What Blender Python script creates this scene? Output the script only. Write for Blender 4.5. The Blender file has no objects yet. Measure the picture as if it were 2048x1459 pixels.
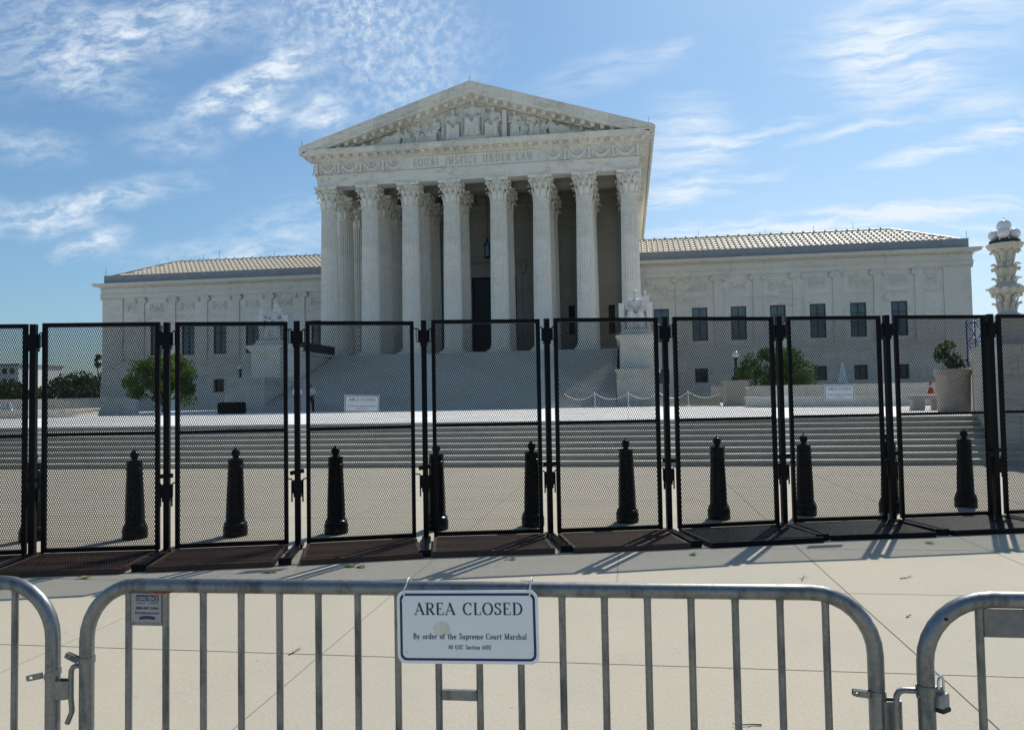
import bpy, bmesh, math, random
from math import radians as R, sin, cos, pi, atan2, hypot
from mathutils import Vector, Matrix, Euler, noise as mnoise
random.seed(7)
SC = bpy.context.scene
COL = SC.collection
# ------------------------------------------------------------------ camera
cd = bpy.data.cameras.new('camera'); cam = bpy.data.objects.new('camera', cd); COL.objects.link(cam)
cd.sensor_width = 36; cd.sensor_fit = 'HORIZONTAL'; cd.lens = 36*1560/2048
cd.clip_start = .05; cd.clip_end = 6000
cam.matrix_world = Matrix.Translation((0, 0, 1.6)) @ Matrix.Rotation(R(8.4), 4, 'Z') @ Matrix.Rotation(R(92.35), 4, 'X') @ Matrix.Rotation(R(-1.0), 4, 'Z')
SC.camera = cam
# ------------------------------------------------------------------ world, sun, exposure
SUN_EL, SUN_AZ = 47.3, 21.8      # azimuth measured from +Y towards +X
SC.view_settings.view_transform = 'Standard'; SC.view_settings.look = 'None'
SC.view_settings.gamma = 1; SC.view_settings.use_curve_mapping = False
SC.view_settings.exposure = 0.30
W = bpy.data.worlds.new('World'); SC.world = W; W.use_nodes = True
CLOUDS = [(-0.815, 0.542, 0.209, 0.081, -0.09, 0.55, 0), (-0.697, 0.517, 0.133, 0.040, 0.30, 0.62, 0), (-0.559, 0.541, 0.098, 0.043, -0.09, 0.5, 0), (-0.334, 0.5, 0.148, 0.083, -0.26, .85, 1), (-0.478, 0.45, 0.081, 0.028, 0.45, 1.25, 0), (-0.56, 0.428, 0.06, 0.017, 0.36, 1.25, 0), (-0.486, 0.398, 0.044, 0.022, 0.28, 1.3, 0), (-0.403, 0.385, 0.036, 0.035, 0.63, 1.2, 0), (-0.736, 0.455, 0.118, 0.025, -0.34, 0.4, 0), (-0.62, 0.372, 0.083, 0.028, -0.07, 0.5, 0), (-0.846, 0.376, 0.089, 0.026, -0.2, 0.5, 0), (-0.719, 0.292, 0.14, 0.019, 0.15, 0.85, 0), (-0.742, 0.225, 0.058, 0.016, 0.22, 1.0, 0), (-0.837, 0.266, 0.112, 0.026, -0.14, 0.8, 0), (-0.487, 0.22, 0.131, 0.041, 0.3, 0.6, 0), (-0.62, 0.199, 0.12, 0.021, -0.04, 0.35, 0), (0.37, 0.445, 0.149, 0.062, 0.26, 0.65, 2), (0.316, 0.393, 0.087, 0.056, -0.78, 0.6, 2), (0.428, 0.348, 0.078, 0.031, -0.42, 0.5, 2), (0.104, 0.333, 0.068, 0.045, -0.59, 0.5, 2), (0.054, 0.311, 0.063, 0.039, -0.06, 0.6, 2), (0.071, 0.255, 0.093, 0.02, 0.15, 0.85, 2), (0.171, 0.322, 0.073, 0.009, 0.19, 0.8, 2), (0.272, 0.32, 0.07, 0.007, 0.18, 0.75, 2), (0.369, 0.284, 0.114, 0.013, 0.18, 0.75, 2), (0.449, 0.312, 0.055, 0.011, 0.18, 0.6, 2), (0.194, 0.273, 0.048, 0.013, 0.11, 0.35, 2), (0.186, 0.214, 0.156, 0.014, 0.05, 0.75, 2), (0.389, 0.219, 0.146, 0.011, 0.09, 0.8, 2), (0.274, 0.197, 0.244, 0.022, 0.0, 0.6, 2), (0.443, 0.159, 0.121, 0.036, -0.04, 0.6, 2), (-0.026, 0.414, 0.09, 0.022, 0.18, 0.35, 2), (0.064, 0.439, 0.028, 0.009, 0.44, 0.45, 2), (-0.294, 0.391, 0.09, 0.041, 0.45, 0.45, 1)]
class NT:
    def __init__(s, tree): s.t = tree; tree.nodes.clear()
    def n(s, typ, ins=None, **kw):
        nd = s.t.nodes.new(typ)
        for k, v in kw.items(): setattr(nd, k, v)
        for k, v in (ins or {}).items():
            if isinstance(v, bpy.types.NodeSocket): s.t.links.new(v, nd.inputs[k])
            else: nd.inputs[k].default_value = v
        return nd
    def m(s, op, a, b=0.0, c=None, clamp=False):
        nd = s.n('ShaderNodeMath', {0: a, 1: b}, operation=op, use_clamp=clamp)
        if c is not None:
            if isinstance(c, bpy.types.NodeSocket): s.t.links.new(c, nd.inputs[2])
            else: nd.inputs[2].default_value = c
        return nd.outputs[0]
    def mr(s, v, a, b, c=0.0, d=1.0, it='SMOOTHSTEP'):
        return s.n('ShaderNodeMapRange', {'Value': v, 'From Min': a, 'From Max': b, 'To Min': c, 'To Max': d}, interpolation_type=it).outputs[0]
    def noise(s, vec, scale, detail=4, rough=.55, dist=0.0):
        return s.n('ShaderNodeTexNoise', {'Vector': vec, 'Scale': scale, 'Detail': detail, 'Roughness': rough, 'Distortion': dist})
    def mix(s, f, a, b, blend='MIX'):
        nd = s.n('ShaderNodeMix', data_type='RGBA', blend_type=blend)
        for k, v in ((0, f), (6, a), (7, b)):
            if isinstance(v, bpy.types.NodeSocket): s.t.links.new(v, nd.inputs[k])
            else: nd.inputs[k].default_value = v
        return nd.outputs[2]
def build_world():
    g = NT(W.node_tree)
    out = g.n('ShaderNodeOutputWorld'); bg = g.n('ShaderNodeBackground')
    sky = g.n('ShaderNodeTexSky', sky_type='NISHITA', sun_disc=False)
    sky.sun_elevation = R(SUN_EL); sky.sun_rotation = R(SUN_AZ)
    sky.altitude = 30; sky.air_density = 1.15; sky.dust_density = .9; sky.ozone_density = 2.2
    tc = g.n('ShaderNodeTexCoord')
    sp = g.n('ShaderNodeSeparateXYZ', {0: tc.outputs['Generated']})
    yy = g.m('MAXIMUM', sp.outputs[1], .08)
    u = g.m('DIVIDE', sp.outputs[0], yy); v = g.m('DIVIDE', sp.outputs[2], yy)
    uv = g.n('ShaderNodeCombineXYZ', {0: u, 1: v}).outputs[0]
    wn = g.noise(uv, 9, 3, .6)
    warp = g.n('ShaderNodeVectorMath', {0: wn.outputs['Color'], 1: (.5, .5, .5)}, operation='SUBTRACT').outputs[0]
    warp = g.n('ShaderNodeVectorMath', {0: warp, 1: (.07, .035, 0)}, operation='MULTIPLY').outputs[0]
    uw = g.n('ShaderNodeVectorMath', {0: uv, 1: warp}, operation='ADD').outputs[0]
    acc = [None, None, None]
    for (cu, cv, a, b, th, s, t) in CLOUDS:
        mp = g.n('ShaderNodeMapping', {'Vector': uw, 'Location': (cu, cv, 0), 'Rotation': (0, 0, th), 'Scale': (a*1.25, b*1.35, 1)}, vector_type='TEXTURE')
        ln = g.n('ShaderNodeVectorMath', {0: mp.outputs[0]}, operation='LENGTH').outputs['Value']
        d = g.mr(ln, 0.0, 1.25, s, 0.0)
        acc[t] = d if acc[t] is None else g.m('ADD', acc[t], d)
    # fluffy streaks on the left, mackerel patch in the middle, silky wisps on the right
    rot = g.n('ShaderNodeMapping', {'Vector': uw, 'Rotation': (0, 0, R(-22)), 'Scale': (1, 2.6, 1)}).outputs[0]
    nA = g.noise(rot, 19, 10, .66, .15).outputs[0]
    nB = g.noise(uv, 70, 5, .6, .3).outputs[0]
    nB2 = g.noise(uw, 9, 3, .5).outputs[0]
    rot2 = g.n('ShaderNodeMapping', {'Vector': uw, 'Rotation': (0, 0, R(-13)), 'Scale': (1, 6.5, 1)}).outputs[0]
    nC = g.noise(rot2, 10, 8, .6, .2).outputs[0]
    sA = g.m('MULTIPLY', acc[0], g.mr(nA, .40, .68, .14, 1.15, 'LINEAR'))
    sB = g.m('MULTIPLY', acc[1], g.m('MULTIPLY', g.mr(nB, .42, .68, .22, 1.05, 'LINEAR'), g.mr(nB2, .3, .6, .55, 1.15, 'LINEAR')))
    sC = g.m('MULTIPLY', acc[2], g.mr(nC, .36, .64, .12, 1.35, 'LINEAR'))
    # clouds elsewhere in the dome (behind the camera and overhead)
    nD = g.noise(tc.outputs['Generated'], 3.0, 7, .6, .5).outputs[0]
    back = g.m('MULTIPLY', g.mr(nD, .5, .75, 0, .8), g.mr(sp.outputs[1], -.1, .35, 1, 0))
    dens = g.m('ADD', g.m('ADD', sA, sB), g.m('ADD', sC, back))
    dens = g.mr(dens, 0.0, 1.05, 0.0, .92, 'LINEAR')
    # thin veil low on the right
    veil = g.m('MULTIPLY', g.mr(v, .42, .02, 0, .55), g.mr(u, -.75, .45, .06, 1))
    dens = g.m('MAXIMUM', dens, g.m('MULTIPLY', veil, g.mr(nC, .3, .7, .7, 1.05, 'LINEAR')))
    tint = g.mix(g.mr(sp.outputs[2], .30, .0), SKY_TINT, SKY_LOW)
    skyc = g.mix(1.0, sky.outputs[0], tint, 'MULTIPLY')
    col = g.mix(dens, skyc, CLOUD_COL)
    g.t.links.new(col, bg.inputs[0]); bg.inputs[1].default_value = SKY_STR
    g.t.links.new(bg.outputs[0], out.inputs[0])
SKY_STR = .088
SKY_TINT = (.68, .885, 1.0, 1)
SKY_LOW = (.58, .80, 1.02, 1)
CLOUD_COL = (7.7, 8.5, 9.3, 1)
build_world()
sl = bpy.data.lights.new('sun', 'SUN'); sl.energy = 3.8; sl.angle = R(.55); sl.color = (1, .94, .84)
so = bpy.data.objects.new('sun', sl); COL.objects.link(so)
sd = Vector((sin(R(SUN_AZ))*cos(R(SUN_EL)), cos(R(SUN_AZ))*cos(R(SUN_EL)), sin(R(SUN_EL))))
so.rotation_euler = sd.to_track_quat('Z', 'Y').to_euler(); so.location = sd*60

# ------------------------------------------------------------------ helpers
def tag(o, label=None, cat=None, group=None, kind=None):
    if label: o['label'] = label
    if cat: o['category'] = cat
    if group: o['group'] = group
    if kind: o['kind'] = kind
    return o
def empty(name, loc, rz=0.0, label=None, cat=None, group=None):
    o = bpy.data.objects.new(name, None); COL.objects.link(o); o.location = loc; o.rotation_euler = (0, 0, rz)
    o.empty_display_size = .2
    return tag(o, label, cat, group)
def wloc(p):
    v = Vector((0, 0, 0))
    while p is not None: v += Vector(p.location); p = p.parent
    return v
def copy_tree(o, parent=None):
    c = o.copy(); COL.objects.link(c); c.parent = parent
    for ch in list(o.children): copy_tree(ch, c)
    return c
class MB:
    def __init__(s): s.v = []; s.f = []; s.mi = []; s.cm = 0
    def add(s, vs, fs):
        b = len(s.v); s.v += [tuple(p) for p in vs]
        for f in fs: s.f.append([b+i for i in f]); s.mi.append(s.cm)
        return s
    def box(s, x0, x1, y0, y1, z0, z1, M=None):
        vs = [(x0,y0,z0),(x1,y0,z0),(x1,y1,z0),(x0,y1,z0),(x0,y0,z1),(x1,y0,z1),(x1,y1,z1),(x0,y1,z1)]
        if M is not None: vs = [M @ Vector(p) for p in vs]
        return s.add(vs, [(0,3,2,1),(4,5,6,7),(0,1,5,4),(1,2,6,5),(2,3,7,6),(3,0,4,7)])
    def cbox(s, c, sz, M=None):
        return s.box(c[0]-sz[0]/2, c[0]+sz[0]/2, c[1]-sz[1]/2, c[1]+sz[1]/2, c[2]-sz[2]/2, c[2]+sz[2]/2, M)
    def prism(s, poly, axis, a, b, M=None):
        # poly: 2D list. axis 'x': (y,z) ; 'y': (x,z) ; 'z': (x,y)
        def P(p, t):
            q = (t, p[0], p[1]) if axis == 'x' else (p[0], t, p[1]) if axis == 'y' else (p[0], p[1], t)
            return M @ Vector(q) if M is not None else q
        n = len(poly); vs = [P(p, a) for p in poly]+[P(p, b) for p in poly]
        ar = sum(poly[i][0]*poly[(i+1)%n][1]-poly[(i+1)%n][0]*poly[i][1] for i in range(n))
        flip = (ar > 0) != (axis in 'xz')
        if b < a: flip = not flip
        fs = [list(range(n))[::-1], list(range(n, 2*n))]+[[i, (i+1)%n, n+(i+1)%n, n+i] for i in range(n)]
        if flip: fs = [f[::-1] for f in fs]
        return s.add(vs, fs)
    def lathe(s, prof, c=(0, 0, 0), n=24, rf=None, caps=True, sx=1, sy=1):
        vs = []
        for r, z in prof:
            for i in range(n):
                a = 2*pi*i/n; q = r*(rf(i, z) if rf else 1)
                vs.append((c[0]+q*cos(a)*sx, c[1]+q*sin(a)*sy, c[2]+z))
        fs = [[j*n+i, j*n+(i+1)%n, (j+1)*n+(i+1)%n, (j+1)*n+i] for j in range(len(prof)-1) for i in range(n)]
        if caps: fs += [list(range(n))[::-1], [(len(prof)-1)*n+i for i in range(n)]]
        return s.add(vs, fs)
    def tube(s, pts, r, n=8, caps=True, flat=None):
        pts = [Vector(p) for p in pts]; rr = r if isinstance(r, (list, tuple)) else [r]*len(pts)
        vs = []; t0 = (pts[1]-pts[0]).normalized()
        up = Vector((0, 0, 1)) if abs(t0.z) < .9 else Vector((0, 1, 0))
        nrm = (up - t0*up.dot(t0)).normalized()
        for i, p in enumerate(pts):
            if i == 0: t = pts[1]-pts[0]
            elif i == len(pts)-1: t = pts[-1]-pts[-2]
            else: t = (pts[i+1]-p).normalized()+(p-pts[i-1]).normalized()
            t.normalize(); nrm = (nrm - t*nrm.dot(t)).normalized(); bi = t.cross(nrm)
            for k in range(n):
                a = 2*pi*(k+.5)/n if n == 4 else 2*pi*k/n
                q = rr[i]
                if flat: vs.append(p + nrm*(cos(a)*flat[0]*1.4142) + bi*(sin(a)*flat[1]*1.4142))
                else: vs.append(p + nrm*(cos(a)*q)+bi*(sin(a)*q))
        m = len(pts)
        fs = [[j*n+k, j*n+(k+1)%n, (j+1)*n+(k+1)%n, (j+1)*n+k] for j in range(m-1) for k in range(n)]
        if caps: fs += [list(range(n))[::-1], [(m-1)*n+k for k in range(n)]]
        return s.add(vs, fs)
    def ball(s, c, r, n=12, m=8, M=None):
        if not isinstance(r, (list, tuple)): r = (r, r, r)
        vs = [(c[0], c[1], c[2]-r[2])]
        for j in range(1, m):
            t = -pi/2+pi*j/m
            for i in range(n):
                a = 2*pi*i/n; vs.append((c[0]+r[0]*cos(t)*cos(a), c[1]+r[1]*cos(t)*sin(a), c[2]+r[2]*sin(t)))
        vs.append((c[0], c[1], c[2]+r[2])); e = len(vs)-1
        if M is not None: vs = [M @ Vector(p) for p in vs]
        fs = [[0, 1+(i+1)%n, 1+i] for i in range(n)]
        for j in range(m-2):
            for i in range(n): fs.append([1+j*n+i, 1+j*n+(i+1)%n, 1+(j+1)*n+(i+1)%n, 1+(j+1)*n+i])
        fs += [[1+(m-2)*n+i, 1+(m-2)*n+(i+1)%n, e] for i in range(n)]
        return s.add(vs, fs)
    def cap(s, a, b, r1, r2, n=12):      # rounded limb
        a = Vector(a); b = Vector(b); d = (b-a); L = d.length
        if L < 1e-5: return s.ball(a, r1)
        d.normalize(); pts = []; rs = []
        for t in (-1, -.86, -.5, 0): pts.append(a+d*(t*r1)); rs.append(max(.04*r1, r1*math.sqrt(max(0, 1-t*t))))
        for t in (.25, .5, .75): pts.append(a+d*(L*t)); rs.append(r1+(r2-r1)*t)
        for t in (0, .5, .86, 1): pts.append(b+d*(t*r2)); rs.append(max(.04*r2, r2*math.sqrt(max(0, 1-t*t))))
        return s.tube(pts, rs, n)
    def torus(s, c, r0, r1, n=16, m=6, axis='y'):
        pts = []
        for i in range(n+1):
            a = 2*pi*i/n
            pts.append((c[0]+r0*cos(a), c[1], c[2]+r0*sin(a)) if axis == 'y' else (c[0]+r0*cos(a), c[1]+r0*sin(a), c[2]))
        return s.tube(pts, r1, m, caps=False)
    def merge(s, o, M=None, mi=None):
        vs = o.v if M is None else [M @ Vector(p) for p in o.v]
        b = len(s.v); s.v += [tuple(p) for p in vs]
        for f, k in zip(o.f, o.mi): s.f.append([b+i for i in f]); s.mi.append(k if mi is None else mi)
        return s
    def mesh(s, name, off=Vector((0, 0, 0)), smooth=None):
        me = bpy.data.meshes.new(name)
        me.from_pydata([(p[0]-off[0], p[1]-off[1], p[2]-off[2]) for p in s.v], [], s.f)
        if any(s.mi): me.polygons.foreach_set('material_index', s.mi)
        me.update()
        if smooth is not None:
            me.shade_smooth(); me.set_sharp_from_angle(angle=R(smooth))
        return me
    def build(s, name, mat, parent=None, world=True, smooth=None, **tg):
        off = wloc(parent) if (world and parent is not None) else Vector((0, 0, 0))
        me = s.mesh(name, off, smooth)
        for m_ in (mat if isinstance(mat, (list, tuple)) else [mat]): me.materials.append(m_)
        o = bpy.data.objects.new(name, me); COL.objects.link(o); o.parent = parent
        return tag(o, **tg) if tg else o
def remesh(mb, vox, smooth_it=2, name='body'):
    me = mb.mesh(name); o = bpy.data.objects.new('tmp', me); COL.objects.link(o)
    m = o.modifiers.new('r', 'REMESH'); m.mode = 'VOXEL'; m.voxel_size = vox; m.use_smooth_shade = True
    if smooth_it:
        k = o.modifiers.new('s', 'SMOOTH'); k.iterations = smooth_it; k.factor = .5
    dg = bpy.context.evaluated_depsgraph_get(); ev = o.evaluated_get(dg)
    out = bpy.data.meshes.new_from_object(ev); out.name = name
    bpy.data.objects.remove(o); bpy.data.meshes.remove(me)
    r = MB(); r.v = [tuple(v.co) for v in out.vertices]; r.f = [list(p.vertices) for p in out.polygons]; r.mi = [0]*len(r.f)
    bpy.data.meshes.remove(out)
    return r

# ------------------------------------------------------------------ materials
def material(name, fn):
    m = bpy.data.materials.new(name); m.use_nodes = True; g = NT(m.node_tree)
    out = g.n('ShaderNodeOutputMaterial'); p = g.n('ShaderNodeBsdfPrincipled')
    g.t.links.new(p.outputs[0], out.inputs[0]); fn(g, p); return m
def L(g, a, b): g.t.links.new(a, b)
def simple(name, col, rough=.5, metal=0.0, var=.15, scale=8, bump=0.0, bscale=40, spec=.5, grime=None):
    def fn(g, p):
        tc = g.n('ShaderNodeTexCoord').outputs['Object']
        n = g.noise(tc, scale, 5, .6).outputs[0]
        k = g.mr(n, .3, .7, 1-var, 1+var, 'LINEAR')
        c = g.mix(1.0, (*col, 1), g.n('ShaderNodeCombineColor', {0: k, 1: k, 2: k}).outputs[0], 'MULTIPLY')
        if grime:
            n2 = g.noise(tc, grime[1], 6, .65).outputs[0]
            c = g.mix(g.mr(n2, grime[2], grime[3]), c, (*grime[0], 1))
        L(g, c, p.inputs['Base Color']); p.inputs['Metallic'].default_value = metal
        L(g, g.mr(n, .3, .7, max(.02, rough-.1), min(1, rough+.1), 'LINEAR'), p.inputs['Roughness'])
        p.inputs['Specular IOR Level'].default_value = spec
        if bump:
            b = g.noise(tc, bscale, 4, .6).outputs[0]
            L(g, g.n('ShaderNodeBump', {'Height': b, 'Strength': bump, 'Distance': .01}).outputs[0], p.inputs['Normal'])
    return material(name, fn)
def marble(name, base, vein=(.30, .31, .31), bw=None, bh=.9, veins=.5, joint=.55, rough=.6, warm=.12, vs=.55):
    def fn(g, p):
        tc = g.n('ShaderNodeTexCoord').outputs['Object']
        sp = g.n('ShaderNodeSeparateXYZ', {0: tc})
        xy = g.m('ADD', sp.outputs[0], g.m('MULTIPLY', sp.outputs[1], .83))
        wall = g.n('ShaderNodeCombineXYZ', {0: xy, 1: sp.outputs[2], 2: 0.0}).outputs[0]
        st = g.n('ShaderNodeMapping', {'Vector': tc, 'Rotation': (0, R(18), 0), 'Scale': (.5, .5, 2.0)}).outputs[0]
        n1 = g.noise(st, vs, 8, .62, 1.6).outputs[0]
        v1 = g.mr(g.m('ABSOLUTE', g.m('SUBTRACT', n1, .5)), 0, .035, 1, 0)
        n2 = g.noise(tc, .35, 4, .6).outputs[0]
        n3 = g.noise(tc, 2.2, 5, .65).outputs[0]
        c = g.mix(g.mr(n2, .35, .65, 0, warm*4), (*base, 1), (base[0]*1.02, base[1]*.97, base[2]*.86, 1))
        c = g.mix(g.m('MULTIPLY', g.mr(n3, .35, .75, 0, 1), .30), c, (*[q*.72 for q in base], 1))
        c = g.mix(g.m('MULTIPLY', g.m('MULTIPLY', v1, g.mr(n2, .4, .62)), veins), c, (*vein, 1))
        if bw:
            br = g.n('ShaderNodeTexBrick', {'Vector': wall, 'Color1': (1, 1, 1, 1), 'Color2': (.80, .815, .83, 1), 'Mortar': (.40, .40, .39, 1), 'Scale': 1.0, 'Mortar Size': .012, 'Mortar Smooth': .3, 'Bias': 0.0, 'Brick Width': bw, 'Row Height': bh}, offset=.5)
            c = g.mix(joint, c, br.outputs[0], 'MULTIPLY')
        # rain streaks and soot: thin vertical stains
        sv = g.n('ShaderNodeMapping', {'Vector': tc, 'Scale': (2.2, 2.2, .12)}).outputs[0]
        n4 = g.noise(sv, 1.3, 5, .6).outputs[0]
        c = g.mix(g.mr(n4, .56, .78, 0, .30), c, (.27, .27, .24, 1))
        L(g, c, p.inputs['Base Color']); p.inputs['Roughness'].default_value = rough
        p.inputs['Specular IOR Level'].default_value = .3
        L(g, g.n('ShaderNodeBump', {'Height': g.noise(tc, 14, 4, .6).outputs[0], 'Strength': .12, 'Distance': .02}).outputs[0], p.inputs['Normal'])
    return material(name, fn)
def concrete(name):
    def fn(g, p):
        tc = g.n('ShaderNodeTexCoord').outputs['Object']; sp = g.n('ShaderNodeSeparateXYZ', {0: tc})
        def grid(co, off, per, w):
            q = g.m('FRACT', g.m('DIVIDE', g.m('SUBTRACT', co, off), per)); q = g.m('MINIMUM', q, g.m('SUBTRACT', 1.0, q))
            return g.mr(q, w/per*.55, w/per*1.15, 1, 0)
        wob = g.m('MULTIPLY', g.m('SUBTRACT', g.noise(tc, 2.5, 3, .6).outputs[0], .5), .012)
        X = g.m('ADD', sp.outputs[0], wob); Y = g.m('ADD', sp.outputs[1], wob)
        gx = grid(X, 1.69, 1.82, .0055); gy = grid(Y, 4.75, 1.82, .0075)
        gx = g.m('MULTIPLY', gx, g.mr(sp.outputs[0], .3, 1.3, .5, 1))
        near0 = g.m('MULTIPLY', g.m('LESS_THAN', g.m('ABSOLUTE', g.m('ADD', sp.outputs[0], .13)), .4), g.m('LESS_THAN', sp.outputs[1], 6.56))
        gx = g.m('MULTIPLY', gx, g.m('SUBTRACT', 1.0, near0))
        j = g.m('MAXIMUM', gx, gy)
        # slab-to-slab tone
        cell = g.n('ShaderNodeCombineXYZ', {0: g.m('FLOOR', g.m('DIVIDE', g.m('SUBTRACT', sp.outputs[0], 1.69), 1.82)), 1: g.m('FLOOR', g.m('DIVIDE', g.m('SUBTRACT', sp.outputs[1], 4.75), 1.82))}).outputs[0]
        wn = g.n('ShaderNodeTexWhiteNoise', {'Vector': cell}).outputs['Value']
        n1 = g.noise(tc, .8, 6, .6).outputs[0]; n2 = g.noise(tc, 130, 3, .7).outputs[0]; n3 = g.noise(tc, 14, 5, .6).outputs[0]
        vo = g.n('ShaderNodeTexVoronoi', {'Vector': tc, 'Scale': 120.0}).outputs['Distance']
        c = g.mix(g.mr(n1, .3, .7), (.50, .445, .34, 1), (.45, .41, .325, 1))
        c = g.mix(g.mr(wn, 0, 1, 0, .5, 'LINEAR'), c, (.42, .41, .35, 1))
        c = g.mix(g.mr(n2, .42, .7, 0, .42), c, (.27, .245, .20, 1))
        n5 = g.noise(tc, 48, 4, .7).outputs[0]
        c = g.mix(g.mr(n5, .38, .66, 0, .42), c, (.33, .30, .25, 1))
        c = g.mix(g.mr(n3, .55, .8, 0, .25), c, (.52, .47, .38, 1))
        c = g.mix(g.mr(vo, .08, .2, .5, 0), c, (.66, .61, .51, 1))
        v3 = g.n('ShaderNodeTexVoronoi', {'Vector': tc, 'Scale': 22.0}).outputs['Distance']
        c = g.mix(g.m('MULTIPLY', g.mr(v3, .04, .11, .75, 0), g.mr(g.noise(tc, 2.3, 4, .7).outputs[0], .45, .62)), c, (.80, .77, .68, 1))
        n6 = g.noise(tc, .35, 7, .7, 1.2).outputs[0]
        c = g.mix(g.mr(n6, .5, .72, 0, .30), c, (.34, .315, .26, 1))
        crk = g.m('ABSOLUTE', g.m('SUBTRACT', g.noise(tc, .9, 9, .75, .6).outputs[0], .5))
        c = g.mix(g.m('MULTIPLY', g.mr(crk, .0, .0022, .55, 0), g.mr(n1, .5, .6)), c, (.12, .11, .09, 1))
        v2 = g.n('ShaderNodeTexVoronoi', {'Vector': tc, 'Scale': 3.1}).outputs['Distance']
        c = g.mix(g.mr(v2, .02, .05, .5, 0), c, (.2, .185, .15, 1))
        c = g.mix(g.m('MULTIPLY', j, .9), c, (.03, .028, .022, 1))
        L(g, c, p.inputs['Base Color']); p.inputs['Roughness'].default_value = .85; p.inputs['Specular IOR Level'].default_value = .25
        h = g.m('SUBTRACT', g.m('MULTIPLY', n2, .25), j)
        L(g, g.n('ShaderNodeBump', {'Height': h, 'Strength': .5, 'Distance': .004}).outputs[0], p.inputs['Normal'])
    return material(name, fn)
def paving(name, base, px, py, jw=.02, rough=.7):
    def fn(g, p):
        tc = g.n('ShaderNodeTexCoord').outputs['Object']
        br = g.n('ShaderNodeTexBrick', {'Vector': tc, 'Color1': (1, 1, 1, 1), 'Color2': (.84, .85, .86, 1), 'Mortar': (.5, .48, .45, 1), 'Scale': 1.0, 'Mortar Size': jw, 'Brick Width': px, 'Row Height': py}, offset=.5)
        n = g.noise(tc, .9, 6, .65, 1).outputs[0]
        c = g.mix(g.mr(n, .35, .7), (*base, 1), (*[q*.8 for q in base], 1))
        c = g.mix(1.0, c, br.outputs[0], 'MULTIPLY')
        L(g, c, p.inputs['Base Color']); p.inputs['Roughness'].default_value = rough; p.inputs['Specular IOR Level'].default_value = .3
    return material(name, fn)
def galv(name):
    def fn(g, p):
        tc = g.n('ShaderNodeTexCoord').outputs['Object']
        vo = g.n('ShaderNodeTexVoronoi', {'Vector': tc, 'Scale': 130.0}).outputs['Color']
        n = g.noise(g.n('ShaderNodeMapping', {'Vector': tc, 'Scale': (1, 1, .3)}).outputs[0], 22, 6, .65).outputs[0]
        n2 = g.noise(tc, 5, 5, .6).outputs[0]
        bw = g.n('ShaderNodeSeparateColor', {0: vo}).outputs[0]
        c = g.mix(g.mr(bw, 0, 1, 0, 1, 'LINEAR'), (.19, .207, .215, 1), (.24, .256, .264, 1))
        c = g.mix(g.mr(n, .45, .72), c, (.10, .11, .11, 1))
        c = g.mix(g.mr(n2, .55, .75, 0, .4), c, (.20, .19, .16, 1))
        n7 = g.noise(tc, 3.2, 8, .75, .8).outputs[0]; n8 = g.noise(tc, 60, 3, .6).outputs[0]
        c = g.mix(g.m('MULTIPLY', g.mr(n7, .56, .66), g.mr(n8, .5, .7)), c, (.13, .075, .04, 1))
        sc = g.noise(g.n('ShaderNodeMapping', {'Vector': tc, 'Rotation': (0, .5, .3), 'Scale': (4, 4, 60)}).outputs[0], 3, 4, .6).outputs[0]
        c = g.mix(g.mr(sc, .66, .74, 0, .6), c, (.34, .36, .37, 1))
        L(g, c, p.inputs['Base Color']); p.inputs['Metallic'].default_value = .8
        L(g, g.mr(n, .3, .7, .30, .55, 'LINEAR'), p.inputs['Roughness'])
        L(g, g.n('ShaderNodeBump', {'Height': n, 'Strength': .10, 'Distance': .002}).outputs[0], p.inputs['Normal'])
    return material(name, fn)
def glassy(name, col, rough=.06):
    def fn(g, p):
        tc = g.n('ShaderNodeTexCoord').outputs['Object']
        n = g.noise(tc, .7, 3, .5).outputs[0]
        c = g.mix(g.mr(n, .35, .65), (*col, 1), (*[q*1.8 for q in col], 1))
        L(g, c, p.inputs['Base Color']); p.inputs['Roughness'].default_value = rough; p.inputs['IOR'].default_value = 1.6
        L(g, g.n('ShaderNodeBump', {'Height': n, 'Strength': .15, 'Distance': .3}).outputs[0], p.inputs['Normal'])
    return material(name, fn)
def leafm(name, c1, c2):
    def fn(g, p):
        oi = g.n('ShaderNodeTexCoord').outputs['Object']
        n = g.noise(oi, 1.6, 4, .6).outputs[0]; n2 = g.noise(oi, 9, 3, .6).outputs[0]
        c = g.mix(g.mr(n, .35, .65), (*c1, 1), (*c2, 1))
        c = g.mix(g.mr(n2, .4, .7, 0, .5), c, (*[q*.55 for q in c1], 1))
        L(g, c, p.inputs['Base Color']); p.inputs['Roughness'].default_value = .55; p.inputs['Specular IOR Level'].default_value = .35
        tr = g.n('ShaderNodeBsdfTranslucent', {0: c}); mx = g.n('ShaderNodeMixShader', {0: .42})
        L(g, p.outputs[0], mx.inputs[1]); L(g, tr.outputs[0], mx.inputs[2])
        L(g, mx.outputs[0], [x for x in g.t.nodes if x.type == 'OUTPUT_MATERIAL'][0].inputs[0])
    return material(name, fn)
MARBLE = (.83, .80, .71)
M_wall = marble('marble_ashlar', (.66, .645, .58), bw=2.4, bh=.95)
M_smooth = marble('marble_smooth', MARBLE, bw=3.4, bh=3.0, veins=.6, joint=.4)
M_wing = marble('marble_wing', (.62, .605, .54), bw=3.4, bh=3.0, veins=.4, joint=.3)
M_plain = marble('marble_plain', (.82, .79, .71), veins=.35)
M_shaft = marble('marble_shaft', (.84, .81, .73), bw=40, bh=4.9, veins=.3, joint=.5)
M_inner = marble('marble_inner', (.36, .35, .31), bw=2.2, bh=1.15, joint=.6)
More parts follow.
